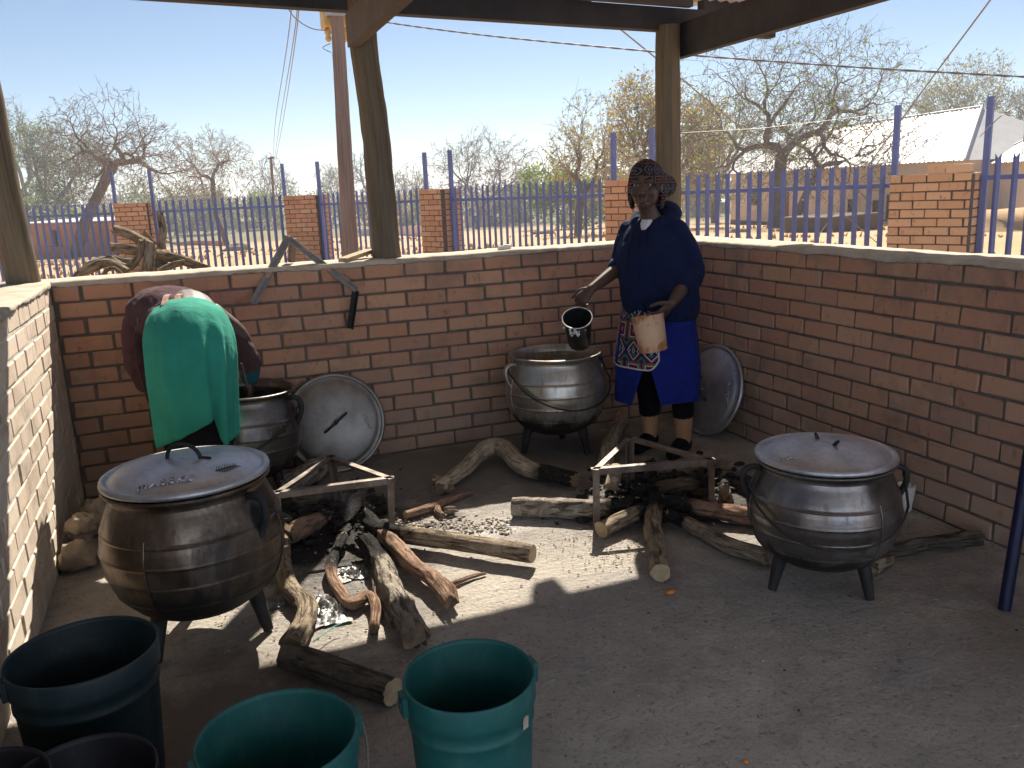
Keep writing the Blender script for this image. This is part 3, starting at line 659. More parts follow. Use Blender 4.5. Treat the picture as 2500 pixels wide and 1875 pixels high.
def pot(label, c, rz, mat, lugs, legs, bail=None, tilt=(0, 0), text=None, seams=(), sootlug=.9, sc=(1, 1)):
    t = thing('cooking_pot', label, 'pot', (c[0], c[1], 0), (tilt[0], tilt[1], rz), 'three-legged cast cooking pots')
    t.scale = (sc[0], sc[0], sc[1])
    def chf(a, r, z):
        v = 0
        for la in lugs:
            d = (a-la+PI) % (2*PI)-PI; v = max(v, sootlug*math.exp(-(d/.17)**2-((z-.46)/.075)**2))
        return v
    mb = MB(); mb.lathe(PPROF, 96, chf=chf); part('pot_body', mb, mat, t)
    for a in seams:
        mb = MB(); pth = []
        for i in range(4, 12): r, z = POT_PROF[i]; pth.append(((r+.002)*math.cos(a), (r+.002)*math.sin(a), z))
        mb.tube(cr(pth, 4), .0032, 6); part('casting_seam', mb, mat, t)
    for a in legs:
        mb = MB(); ca, sa = math.cos(a), math.sin(a)
        pth = [(.17*ca, .17*sa, .20), (.195*ca, .195*sa, .13), (.212*ca, .212*sa, .06), (.226*ca, .226*sa, 0)]
        mb.tube(cr(pth, 4), [.034-.0155*i/12 for i in range(13)], 12, wob=.05, seed=a); part('leg', mb, 'soot_iron', t)
    for a in lugs:
        mb = MB(); ca, sa = math.cos(a), math.sin(a); R = lambda r, z: (r*ca, r*sa, z)
        mb.tube(cr([R(.268, .535), R(.30, .538), R(.328, .522), R(.336, .49), R(.330, .455), R(.315, .425), R(.303, .40)], 5), [.013]*31, 12, ell=1.15, wob=.06, seed=a); part('lug', mb, 'soot_iron' if sootlug > .6 else mat, t)
    if bail is not None:
        mb = MB(); pts = []
        a0, a1 = lugs[0], lugs[1]; ax = Vector((math.cos(a0), math.sin(a0), 0)); bx = Vector((math.cos(bail), math.sin(bail), 0))
        bx = (bx-ax*bx.dot(ax)).normalized()
        for i in range(25):
            s_ = -1+2*i/24; th = math.acos(s_); x = -.325*s_; o_ = .345*math.sin(th)**.9; z = .505-.20*math.sin(th)**.9
            rr = math.hypot(x, o_)
            zz = max(.15, z); rb = np.interp(zz, [p[1] for p in POT_PROF[:14]], [p[0] for p in POT_PROF[:14]])+.010
            if rr < rb: o_ = math.sqrt(max(0, rb*rb-x*x))
            pts.append(ax*(-x)+bx*o_+Vector((0, 0, z)))
        mb.tube(pts, .0055, 8); part('bail_handle', mb, 'soot_iron', t)
        for a in lugs:
            mb = MB(); ca, sa = math.cos(a), math.sin(a)
            mb.tube([(.325*ca+.016*math.cos(q)*sa*-1, .325*sa+.016*math.cos(q)*ca, .505+.018*math.sin(q)) for q in np.linspace(0, 2*PI, 13)], .0042, 6, cap=False); part('bail_ring', mb, 'soot_iron', t)
    if text:
        raised(text[0], text[1], lambda x, y: wrap_body(x, y, text[2], text[3]), mat, t)
    return t
def wrap_body(x, y, ang, z0):
    z = z0+y; r = np.interp(z, [p[1] for p in POT_PROF[:14]], [p[0] for p in POT_PROF[:14]])
    a = ang+x/r; return lambda h: ((r+h)*math.cos(a), (r+h)*math.sin(a), z)
def text_mesh(body, size, ext=.0028):
    c = bpy.data.curves.new('t', 'FONT'); c.body = body; c.size = size; c.extrude = ext; c.align_x = 'CENTER'; c.align_y = 'CENTER'; c.resolution_u = 3; c.space_character = 1.15; c.bevel_depth = .0006
    o = bpy.data.objects.new('t', c); COL.objects.link(o); dg = bpy.context.evaluated_depsgraph_get(); dg.update()
    m = bpy.data.meshes.new_from_object(o.evaluated_get(dg)); bpy.data.objects.remove(o); bpy.data.curves.remove(c); return m
def raised(body, size, fn, mat, root, name='raised_lettering', h=.0042):
    m = text_mesh(body, size); m.materials.clear()
    for v in m.vertices:
        q = fn(v.co.x, v.co.y)(v.co.z+h); v.co = q
    m.update(); return link(name, m, mat, root)
# lid: shallow dome with a rim
LR = .302
def dome(r): return .012+.048*max(0., 1-(r/(LR-.02))**2)**.8 if r < LR-.02 else .012
def lid(label, mat, loc, rot, handle='arch', hrot=0., texts=(), fern=None, sc=1.):
    t = thing('pot_lid', label, 'pot lid', loc, rot, 'domed pot lids'); t.scale = (sc, sc, sc)
    prof = [(LR-.03, -.010), (LR-.012, -.008), (LR-.003, -.004), (LR, .004), (LR-.003, .014), (LR-.010, .018), (LR-.020, .017), (LR-.026, .010), (LR-.030, .0085)]
    for i in range(1, 15): r = (LR-.03)*(1-i/14); prof.append((r, dome(r)))
    prof += [(.1, dome(.1)-.012), (LR-.05, .0), (LR-.03, -.010)]
    mb = MB(); mb.lathe(prof, 80); part('lid_plate', mb, mat, t)
    mb = MB(); c, s_ = math.cos(hrot), math.sin(hrot); z0 = dome(.06)
    if handle == 'arch':
        pts = [(-.068, 0), (-.064, .022), (-.048, .044), (-.02, .055), (.012, .054), (.042, .042), (.060, .018), (.064, 0)]
        mb.tube(cr([(x*c, x*s_, z0+z-.003) for x, z in pts], 5), .0075, 10)
        mb.tube([(.064*c, .064*s_, z0+.002), (.105*c, .105*s_, dome(.105)+.003)], .006, 8)
        part('handle', mb, 'soot_iron', t)
    elif handle == 'bar':
        mb.tube(cr([(x*c, x*s_, z) for x, z in [(-.085, dome(.085)-.002), (-.07, dome(.07)+.025), (-.03, dome(.03)+.034), (.03, dome(.03)+.034), (.07, dome(.07)+.025), (.085, dome(.085)-.002)]], 4), .0075, 10)
        part('handle', mb, 'soot_iron', t)
    else:   # broken stubs
        for x, lean in ((-.05, -.018), (.055, .026)):
            mb = MB(); mb.tube([(x*c, x*s_, dome(.05)-.002), ((x+lean*.5)*c, (x+lean*.5)*s_, dome(.05)+.014), ((x+lean)*c, (x+lean)*s_, dome(.05)+.024)], [.009, .008, .006], 9); part('handle_stub', mb, 'soot_iron', t)
    for body, size, x, y, ang in texts:
        ca, sa = math.cos(ang), math.sin(ang)
        raised(body, size, lambda px, py: (lambda X, Y: (lambda h: (X, Y, dome(math.hypot(X, Y))+h)))(x+px*ca-py*sa, y+px*sa+py*ca), mat, t)
    if fern:
        x, y, ang, L = fern; ca, sa = math.cos(ang), math.sin(ang); mb = MB()
        def pt(px, py): X, Y = x+px*ca-py*sa, y+px*sa+py*ca; return (X, Y, dome(math.hypot(X, Y))+.002)
        mb.tube([pt(-L/2, 0), pt(0, .001), pt(L/2, 0)], .0013, 6)
        for i in range(8):
            u = -L/2+L*i/7.5; ln = .036*(1-.06*i)
            for sd in (-1, 1): mb.tube([pt(u, 0), pt(u+ln*.75, sd*ln*.8)], [.0013, .0009], 6)
        part('fern_emblem', mb, 'soot_iron', t)  # relief shading put into a dark colour; the fern is plain lid metal
    return t
PF = Vector((-.096, 3.0, 0)); PRt = Vector((2.085, 2.385, 0)); PBk = Vector((1.90, 4.42, 0)); PLb = Vector((.14, 4.42, 0))
leg_a = lambda c, p: math.atan2(p.y-c.y, p.x-c.x)
la = leg_a(PF, G(647, 1537)); toc = math.atan2(-PF.y, -PF.x)
tolug = math.atan2((G(648, 1230, .46)-PF).y, (G(648, 1230, .46)-PF).x)
def aim(c, r, z, px):      # angle on a pot at which its near side projects to column px
    best = None
    for i in range(360):
        a = math.radians(i); p = Vector((c.x+r*math.cos(a), c.y+r*math.sin(a), z)); q = p-EYE
        if (Vector((math.cos(a), math.sin(a), 0))).dot(q) > 0: continue
        e = abs(PW/2+FPX*q.dot(RT)/q.dot(FW)-px)
        if best is None or e < best[0]: best = (e, a)
    return best[1]
lf = aim(PF, .26, .49, 612)
pot('big sooty brown cooking pot with lid, nearest on the left', PF, 0, 'pot_front', (lf, lf+PI), [la+i*2*PI/3 for i in range(3)], bail=la+PI*.62, seams=(la-.02, la-1.75), sootlug=1.0, sc=(.965, 1.02))
la2 = leg_a(PRt, G(1877, 1437))
pot('dull grey cooking pot with lid and hanging wire handle on the right', PRt, 0, 'pot_right', (la2-.28, la2-.28+PI), [la2+.05+i*2*PI/3 for i in range(3)], bail=la2+1.0, seams=(la2-.12, la2+1.85), sootlug=.75, sc=(.865, .86))
lb = leg_a(PBk, G(1277, 1106))
pot('open grey cooking pot by the back wall, being filled by the standing person', PBk, 0, 'pot_bright', (lb+.12, lb+.12+PI), [leg_a(PBk, G(1277, 1106)), leg_a(PBk, G(1455, 1112)), leg_a(PBk, G(1373, 1069))], bail=lb+1.0, seams=(lb+.18,), sootlug=.15, sc=(.935, 1.0))
ll = math.atan2(-PLb.y, -PLb.x)
pot('cooking pot half hidden behind the bending person, beside the leaning lid', PLb, 0, 'pot_right', (ll+1.15, ll+1.15+PI), [ll+1.0+i*2*PI/3 for i in range(3)], bail=ll+.25, text=('PRIMP', .042, ll+.58, .405), tilt=(0., .05), sootlug=1., sc=(.92, 1.))
# food inside the open pot
mb = MB(); mb.lathe([(0, .455), (.15, .456), (.24, .452), (.27, .45), (.27, .44), (0, .44)], 48, c=(PBk.x, PBk.y, 0))
solo('porridge', mb, 'coping', 'pale food inside the open pot at the back', 'food')
# lids on pots
def lidpix(px, py, c, z=.60, k=.915): q = (G(px, py, z)-Vector(c))/k; return q.x, q.y
zL = .580*1.02+.010; kF, kR = .93, .84
m1 = lidpix(405, 1193, PF, .615); e1 = lidpix(350, 1201, PF, .615); e2 = lidpix(460, 1186, PF, .615)
f1 = lidpix(553, 1155, PF, .62); g1 = lidpix(520, 1166, PF, .62); g2 = lidpix(588, 1143, PF, .62)
h1 = lidpix(412, 1105, PF, .66); h2 = lidpix(484, 1105, PF, .66)
lid('domed lid with raised lettering and a fern emblem on the front left pot', 'lid', (PF.x, PF.y, zL), (0, 0, 0), 'arch', math.atan2(h2[1]-h1[1], h2[0]-h1[0]),
    [('MASEKE', .048, m1[0], m1[1], math.atan2(e2[1]-e1[1], e2[0]-e1[0]))], (f1[0], f1[1], math.atan2(g2[1]-g1[1], g2[0]-g1[0]), .085), sc=.915)
s1_ = lidpix(1922, 1122, PRt, .53, .84)
h1 = lidpix(2005, 1085, PRt, .56); h2 = lidpix(2045, 1100, PRt, .56)
lid('domed lid with broken handle stubs on the right pot', 'lid', (PRt.x, PRt.y, .580*.86+.009), (0, 0, 0), 'stubs', math.atan2(h2[1]-h1[1], h2[0]-h1[0]), [('7 GAL', .026, s1_[0], s1_[1], -.75)], sc=.825)
# leaning lids: plane facing the room
def lean_lid(label, center, nrm, up, mat, handle_ang, texts, soot=None):
    nrm = Vector(nrm).normalized(); up = Vector(up); y = (up-nrm*up.dot(nrm)).normalized(); x = y.cross(nrm)
    R = Matrix((x, y, nrm)).transposed().to_4x4()
    return lid(label, mat, center, R.to_euler(), 'bar', handle_ang, texts, sc=.93)
LRd = LR
c = Vector((.655, 4.675, .265))
lean_lid('round pot lid with a bar handle leaning against the back wall', c, (-.06, -1, .27), (0, .27, 1), 'lid_dull', .62, [('PRIMP', .034, .19, -.02, -1.35), ('7', .05, -.15, .10, .5)])
c = Vector((2.85, 4.27, .268))
lean_lid('round pot lid leaning against the right wall behind the standing person', c, (-1, -.1, .30), (.3, 0, 1), 'lid', 2.2, [('MASEKE', .034, .20, .02, -1.4)])

# ------------------------------------------------------------------ angle iron stands
def angle(mb, a, b, n1, n2, w_=.029, t_=.0045):
    """L profile along a-b with flanges along unit vectors n1, n2"""
    a, b, n1, n2 = Vector(a), Vector(b), Vector(n1), Vector(n2); d = (b-a).normalized()
    n1 = (n1-d*n1.dot(d)).normalized(); n2 = (n2-d*n2.dot(d)-n1*n2.dot(n1)).normalized()
    pr = [(0, 0), (w_, 0), (w_, t_), (t_, t_), (t_, w_), (0, w_)]
    vs = [p+n1*x+n2*y for p in (a, b) for x, y in pr]
    fs = [(i, (i+1) % 6, 6+(i+1) % 6, 6+i) for i in range(6)]+[(5, 4, 3, 2, 1, 0), (6, 7, 8, 9, 10, 11)]
    mb.add(vs, fs, flat=True)
def stand(label, tops, feet, z):
    T_ = [Vector(p) for p in tops]; c = sum(T_, Vector())/3; t = thing('pot_stand', label, 'pot stand', (c.x, c.y, 0), (0, 0, 0), 'triangular angle iron pot stands')
    for i in range(3):
        a, b = T_[i], T_[(i+1) % 3]; inn = (c-(a+b)/2).normalized()
        mb = MB(); angle(mb, a, b, inn, (0, 0, -1)); wpart('bar', mb, 'iron', t, False)
    for i in range(3):
        f_ = Vector(feet[i]); a = T_[i]; inn = (c-a); inn.z = 0; inn.normalize(); s_ = Vector((-inn.y, inn.x, 0))
        mb = MB(); angle(mb, a+inn*.004-Vector((0, 0, .005)), f_, (inn+s_), (inn-s_), .031); wpart('leg', mb, 'iron', t, False)
    return t
zs = .275
tp = [G(963, 1166, zs), G(807, 1110, zs), G(664, 1204, zs)]
stand('rusty triangular iron stand over the left fire, beside the big sooty pot', tp, [G(966, 1299), (tp[1].x+.02, tp[1].y-.01, 0), (tp[2].x, tp[2].y, 0)], zs)
tp = [G(1445, 1146, zs), G(1535, 1062, zs), G(1747, 1121, zs)]
stand('rusty triangular iron stand over the right fire, in front of the standing person', tp, [(p.x, p.y, 0) for p in tp], zs)
ws = thing('pot_stand', 'upturned iron pot stand hanging over the capping of the back wall', 'pot stand', (.52, 4.9, 1.14), (0, 0, 0), 'triangular angle iron pot stands')
A = OY(706, 582, 4.93); B = OY(617, 742, 4.735); C_ = OY(872, 708, 4.74); D_ = OY(858, 802, 4.765)
mb = MB(); angle(mb, A, C_, (.3, -.8, .5), (0, -.5, -.8), .027); wpart('bar', mb, 'steel_bare', ws, False)
mb = MB(); angle(mb, A+Vector((-.006, -.004, 0)), B, (.8, -.5, .2), (-.2, -.6, .3), .030); wpart('leg', mb, 'steel_bare', ws, False)
mb = MB(); angle(mb, C_+Vector((0, .004, -.004)), D_, (-1, -.2, 0), (.2, -1, 0), .030); wpart('leg', mb, 'soot_iron', ws, False)
mb = MB(); angle(mb, A+Vector((.004, .004, 0)), OY(703, 640, 4.985), (1, 0, 0), (0, 1, 0), .038); wpart('leg', mb, 'iron', ws, False)

# ------------------------------------------------------------------ firewood
NLOG = [0]
def log(label, pts, r, mat='bark', end='cut', char0=0., char1=0., zs=None, group='firewood in the two hearths', wob=.22, taper=.0, name='firewood_log', absolute=False, n=26):
    """pts in photo pixels, resting on the floor unless zs gives centre heights"""
    NLOG[0] += 1; wob = min(wob, .09) if end == 'cut' else wob; R = r if hasattr(r, '__len__') else [r]*len(pts)
    P_ = [Vector(p) if absolute else G(p[0], p[1], (zs[i] if zs else R[i]*.96)) for i, p in enumerate(pts)]
    L = sum((P_[i+1]-P_[i]).length for i in range(len(P_)-1)); k = max(4, int(L/max(1, len(P_)-1)/.018))
    pr = cr([tuple(p)+(q,) for p, q in zip(P_, R)], k); m = len(pr)
    ch = [max(char0*max(0, 1-i/m/.45), char1*max(0, 1-(1-i/m)/.45)) for i in range(m)]
    mb = MB(); mb.tube([p[:3] for p in pr], [p[3] for p in pr], n, wob=wob, seed=NLOG[0]*3.7, capmi=1, ridge=.05 if (end == 'cut' and mat == 'bark') else {'bark_grey': .16, 'bark': .11, 'bark_dark': .12, 'bark_red': .07, 'bark_pale': .06}.get(mat, 0), jag=.9 if end == 'cut_dark' else .06, ch=ch if (char0 or char1) else None)
    return mb, solo(name, mb, [mat, end], label, 'log', group)
# left fire
log('brown log lying straight to the right of the left fire', [(925, 1297), (1050, 1313), (1180, 1333), (1301, 1352)], [.040, .040, .037, .039], 'bark', 'cut', zs=[.05, .055, .055, .055], char0=.9)
log('reddish peeled log with a long split, pointing from the left fire towards the camera', [(893, 1262), (925, 1293), (965, 1331), (1010, 1381), (1060, 1418), (1098, 1470)], [.034, .034, .034, .034, .032, .026], 'bark_red', 'cut_dark', zs=[.06, .05, .045, .045, .045, .04], char0=1., wob=.2)
log('thin reddish twig lying by the split log', [(1068, 1437), (1110, 1424), (1150, 1408), (1183, 1400)], [.012, .011, .009, .006], 'bark_red', 'cut_dark')
log('short knobbly fork at the tip of the split reddish log', [(1085, 1420), (1105, 1440), (1113, 1470)], [.014, .016, .012], 'bark_red', 'cut_dark', zs=[.05, .05, .03])
log('grey fissured log pointing from the left fire to the green bucket', [(890, 1318), (932, 1372), (951, 1425), (976, 1472), (1016, 1555)], [.036, .041, .044, .046, .047], 'bark_grey', 'cut_dark', zs=[.07, .06, .052, .05, .047], char0=1., wob=.24)
log('grey split strip of wood against the fissured log', [(918, 1415), (935, 1462), (962, 1520)], [.022, .024, .018], 'bark_grey', 'cut_dark', wob=.3)
log('red hooked branch curling round beside the foil', [(838, 1312), (812, 1365), (812, 1408), (838, 1456), (866, 1474), (897, 1455), (918, 1480), (912, 1538)], [.022, .023, .024, .025, .025, .022, .021, .019], 'bark_red', 'cut_dark', zs=[.05, .04, .028, .026, .026, .028, .026, .022], char0=1., wob=.2)
log('mossy brown log bent along the right side of the big sooty pot', [(700, 1290), (690, 1350), (705, 1430), (745, 1475), (742, 1525), (712, 1575)], [.030, .034, .036, .038, .040, .042], 'bark', 'cut_dark', char0=.5, wob=.2)
log('thick dark log lying between the dark bucket and the green bucket', [(698, 1602), (770, 1622), (860, 1654), (958, 1689)], [.046, .046, .044, .045], 'bark_dark', 'cut', wob=.18)
log('charred log stub with a burnt orange end under the left stand', [(712, 1302), (745, 1283), (790, 1262)], [.044, .044, .040], 'bark_red', 'cut_dark', char1=1., zs=[.05, .055, .055])
log('thin brown stick with a fork behind the left fire', [(990, 1258), (1050, 1240), (1082, 1226), (1120, 1211), (1152, 1205)], [.022, .022, .020, .017, .010], 'bark_red', 'cut', wob=.25)
log('short broken fork lying against the thin brown stick', [(1074, 1228), (1068, 1246), (1080, 1258)], [.015, .017, .014], 'bark_red', 'cut_dark', wob=.25)
log('small round knob of wood by the thin brown stick', [(1092, 1247), (1108, 1246)], [.021, .018], 'bark', 'cut_dark', wob=.25)
log('big pale arched branch lying in front of the back wall', [(1072, 1190), (1130, 1147), (1169, 1110), (1204, 1088), (1238, 1101), (1269, 1134), (1312, 1151), (1352, 1160), (1400, 1170)], [.040, .040, .045, .050, .050, .048, .046, .044, .040], 'bark_pale', 'cut_dark', char1=1., wob=.16, zs=[.04, .05, .07, .09, .08, .06, .05, .05, .05])
log('short broken stub at the left end of the arched branch', [(1068, 1178), (1098, 1192)], [.034, .026], 'bark_pale', 'cut_dark')
log('large charred grey log behind the left stand', [(690, 1192), (745, 1160), (812, 1122)], [.055, .062, .058], 'bark_grey', 'cut_dark', char0=.4)
log('charred log lying across the back of the left fire', [(690, 1235), (760, 1222), (850, 1208)], [.038, .040, .034], 'bark_dark', 'coal', char0=.8, char1=1.)
# right fire
log('pale split log lying straight to the left of the right stand', [(1251, 1238), (1340, 1240), (1442, 1242), (1545, 1236)], [.047, .048, .046, .040], 'bark_grey', 'cut', char1=1., zs=[.046, .046, .05, .055])
log('short sawn log with an orange cut face under the right stand', [(1468, 1293), (1510, 1272), (1570, 1246)], [.038, .038, .036], 'bark', 'cut', char1=.9, zs=[.038, .045, .06])
log('sawn log pointing straight at the camera from the right fire', [(1612, 1399), (1602, 1329), (1593, 1281), (1603, 1215)], [.039, .040, .041, .036], 'bark', 'cut', char1=.9, zs=[.038, .042, .05, .065])
log('dark reddish log reaching under the right pot', [(1625, 1226), (1720, 1242), (1834, 1262), (1900, 1272)], [.036, .038, .039, .038], 'bark_red', 'cut_dark', char0=1., zs=[.06, .05, .04, .038])
log('mossy grey log lying diagonally in front of the right pot', [(1638, 1258), (1689, 1284), (1762, 1325), (1872, 1361)], [.028, .031, .034, .036], 'bark', 'cut_dark', char0=1., zs=[.05, .04, .034, .035])
log('pale log end standing up in the ash inside the right stand', [(1492, 1190), (1500, 1165), (1507, 1138)], [.034, .036, .030], 'bark_pale', 'cut', zs=[.035, .07, .13], char0=.4)
log('small stump standing behind the right leg of the right stand', [(1772, 1222), (1770, 1200)], [.034, .030], 'bark', 'cut_dark', zs=[.0, .08])
log('grey log lying by the back wall between the open pot and the standing person', [(1518, 1020), (1500, 1060), (1484, 1100), (1478, 1150)], [.040, .044, .046, .042], 'bark_pale', 'cut_dark')
log('charred log in the middle of the right fire', [(1560, 1205), (1640, 1190), (1720, 1178)], [.036, .04, .034], 'bark_dark', 'coal', char0=1., char1=1.)
# by the right wall
log('knotty dark branch on the floor behind the right pot', [(2140, 1352), (2200, 1340), (2259, 1328), (2330, 1318), (2385, 1312)], [.024, .028, .030, .032, .028], 'bark_dark', 'cut_dark', wob=.4, group='loose wood on the floor')
log('short broken chunk beside the knotty branch', [(2135, 1385), (2170, 1365)], [.026, .022], 'bark', 'cut_dark', wob=.35, group='loose wood on the floor')
# plank on the capping
mb = MB(); q = OY(845, 640, 4.86)
mb.beam((OY(838, 641, 4.84).x, 4.84, 1.153), (OY(912, 612, 5.0).x-.02, 5.0, 1.185), .07, .022); solo('wood_scrap', mb, 'cut', 'flat piece of split wood lying on the capping by the middle post', 'wood piece', smooth=False)

# ------------------------------------------------------------------ charcoal, ash, stones
def lumps(name, label, mat, n, cx, cy, sx, sy, r0, r1, seed, zoff=0., kind='stuff', flat=.7, shape=None):
    r = random.Random(seed); mb = MB(); base = []
    for i in range(6):
        b = MB(); b.ball((0, 0, 0), 1., 7, wob=.35, seed=seed+i*5.1); base.append(b)
    for i in range(n):
        if shape: x, y = shape(r)
        else: x, y = r.gauss(cx, sx), r.gauss(cy, sy)
        s_ = r0+(r1-r0)*r.random()**2.2; b = base[r.randrange(6)]
        a = r.uniform(0, 6.3); ca, sa = math.cos(a), math.sin(a); k = (s_*r.uniform(.7, 1.3), s_*r.uniform(.6, 1.), s_*r.uniform(.5, .8)*flat)
        d = math.hypot((x-cx)/max(sx, .01), (y-cy)/max(sy, .01)); zz = zoff*max(0, 1-d/1.6)*r.random()+k[2]*.6
        vs = [(x+(v[0]*k[0])*ca-(v[1]*k[1])*sa, y+(v[0]*k[0])*sa+(v[1]*k[1])*ca, zz+v[2]*k[2]) for v in b.v]
        mb.add(vs, b.f, flat=(mat == 'coal'))
    return struct(name, mb, mat, kind=kind, label=label)
lumps('charcoal', 'heap of charcoal under the left stand', 'coal', 480, F1.x-.04, F1.y-.05, .19, .21, .005, .036, 5, .05)
lumps('charcoal', 'heap of charcoal under the right stand', 'coal', 440, F2.x, F2.y+.03, .21, .15, .005, .036, 6, .055)
lumps('ash', 'pale ash and grit among the left coals', 'ash', 160, F1.x+.02, F1.y-.16, .14, .20, .002, .010, 7, .03)
lumps('ash', 'pale ash among the right coals', 'ash', 130, F2.x-.10, F2.y, .14, .15, .002, .011, 8, .05)
AS = lambda r: (lambda p: (p.x, p.y))(G(r.uniform(925, 1250), r.gauss(1288, 11)))
lumps('ash', 'whitish band of ash lumps behind the straight log', 'ash', 420, 1, 3.4, 1, 1, .002, .010, 9, shape=AS)
lumps('rubble', 'crumbs of burnt earth along the ash band', 'rubble', 160, 1, 3.4, 1, 1, .004, .014, 10, shape=AS)
def GR(r):
    c = r.choice(((1430, 1330, 60, 26), (1530, 1350, 50, 22), (900, 1500, 120, 60), (1500, 1500, 400, 120), (620, 1500, 90, 60), (2000, 1600, 300, 150), (1300, 1300, 120, 40)))
    p = G(r.gauss(c[0], c[2]), min(1870, r.gauss(c[1], c[3]))); return (min(max(p.x, -.6), 2.9), min(p.y, 4.7))
lumps('grit', 'scattered grit and crumbs on the floor', 'rubble', 1300, 1, 3, 1, 1, .0015, .006, 11, shape=GR)
lumps('grit', 'scattered black crumbs of charcoal on the floor', 'coal', 90, 1, 3, 1, 1, .0015, .005, 12, shape=GR)
def rock(label, px, py, size, seed, z=0.):
    p = G(px, py, z); mb = MB(); mb.ball((p.x, p.y, z+size[2]*.9), size, 26, wob=.30, seed=seed, R=Matrix.Rotation(seed, 3, 'Z'))
    for i, v in enumerate(mb.v): mb.v[i] = (v[0]+.006*mn.noise(Vector(v)*38), v[1]+.006*mn.noise(Vector(v)*38+Vector((9, 0, 0))), v[2]+.006*mn.noise(Vector(v)*38+Vector((0, 9, 0))))
    return solo('stone', mb, 'stone', label, 'stone', 'stones in the left corner')
rock('large flat dusty stone at the foot of the left wall', 196, 1385, (.085, .075, .062), 1.3)
rock('middle stone wedged between two stones in the left corner', 205, 1352, (.045, .05, .085), 2.1)
rock('rounded stone on top of the pile in the left corner', 202, 1300, (.058, .05, .045), 3.2, .115)
rock('brownish stone furthest back in the left corner', 240, 1300, (.09, .07, .09), 4.4)

# ------------------------------------------------------------------ buckets
def bucket(label, c, rt, rb, hgt, mat, lug_ang, notch=False, bail=None, group='plastic buckets in the foreground', seed=0):
    t = thing('bucket', label, 'bucket', (c[0], c[1], 0), (0, 0, 0), group)
    prof = [(0, .004), (rb-.012, .0), (rb, .006)]
    for i in range(1, 9): u = i/8; prof.append((rb+(rt-.008-rb)*u, .006+(hgt-.075)*u))
    zr = hgt-.105; rr_ = rb+(rt-.008-rb)*(zr/(hgt-.07)); prof = [q for q in prof if abs(q[1]-zr) > .012]+[(rr_-.001, zr-.008), (rr_+.0035, zr-.004), (rr_+.0035, zr+.004), (rr_, zr+.008)]; prof = sorted(prof, key=lambda q: q[1])
    prof += [(rt-.006, hgt-.068), (rt-.001, hgt-.064), (rt, hgt-.05), (rt+.001, hgt-.006), (rt-.001, hgt), (rt-.004, hgt), (rt-.006, hgt-.012), (rt-.009, hgt-.06), (rt-.013, hgt-.07)]
    for i in range(1, 9): u = 1-i/8; prof.append((rb-.006+(rt-.02-rb+.006)*u+.003, .012+(hgt-.09)*u))
    prof.append((0, .012))
    mb = MB(); mb.lathe(prof, 72)
    for i, v in enumerate(mb.v):     # slightly out of round
        a = math.atan2(v[1], v[0]); k = 1+.012*math.cos(2*a+seed)*v[2]/hgt; mb.v[i] = (v[0]*k, v[1]*k, v[2])
    part('bucket_body', mb, mat, t)
    for a in (lug_ang, lug_ang+PI):
        mb = MB(); R = Matrix.Rotation(a, 3, 'Z'); mb.box(R @ Vector((rt+.006, 0, hgt-.035)), (.012, .042, .05), R); mb.box(R @ Vector((rt+.013, 0, hgt-.035)), (.006, .016, .02), R)
        part('lug', mb, mat, t, False)
    if bail is not None:
        mb = MB(); ax = Vector((math.cos(lug_ang), math.sin(lug_ang), 0)); bx = Vector((-ax.y, ax.x, 0))*bail; pts = []
        for i in range(29):
            th = PI*i/28; x = (rt+.016)*math.cos(th); o_ = (rt+.020)*math.sin(th); z = hgt-.035-.13*math.sin(th)
            pts.append(ax*x+bx*o_+Vector((0, 0, z)))
        mb.tube(pts, .0028, 6); part('wire_handle', mb, 'wire', t)
    return t
BK = [('tall dark bucket against the left wall, beside the big sooty pot', 200, 1585, .180, .152, .395, 'bucket_dark', .35, None),
      ('green bucket cut off by the bottom edge, left of the other green bucket', 676, 1790, .172, .140, .375, 'bucket_green', .15, -1),
      ('green bucket nearest the middle, with a scuffed side label', 1145, 1643, .160, .136, .375, 'bucket_green', .05, None)]
for i, (lb_, px, py, rt, rb, hg, mt, an, bl) in enumerate(BK):
    q = G(px, py, hg); bucket(lb_, q, rt, rb, hg, mt, an, bail=bl, seed=i*2)
q = G(195, 1900, .33); bucket('black bucket with a pale worn rim in the bottom left corner', q, .155, .13, .33, 'bucket_black', 1.2, seed=3)
q = G(-75, 1935, .34); bucket('black bucket almost wholly outside the bottom left corner', q, .15, .13, .34, 'bucket_black', 2.0, seed=5)
# worn patch of paper on the green bucket
q = G(1145, 1643, .375); pc = Vector((q.x, q.y, 0)); mb = MB(); aa = math.atan2((G(1240, 1740, .3)-pc).y, (G(1240, 1740, .3)-pc).x); vs = []
for i in range(6):
    for j in range(5):
        a = aa-.08+.16*i/5; z = .268+.038*j/4+.005*rnd.uniform(-1, 1)*(j in (0, 4)); r = .136+(.160-.008-.136)*(z/.306)+.0025; vs.append((pc.x+r*math.cos(a), pc.y+r*math.sin(a), z))
mb.add(vs, [(i*5+j, (i+1)*5+j, (i+1)*5+j+1, i*5+j+1) for i in range(5) for j in range(4)]); solo('label_scrap', mb, 'coping', 'torn paper label scrap stuck on the green bucket', 'label')

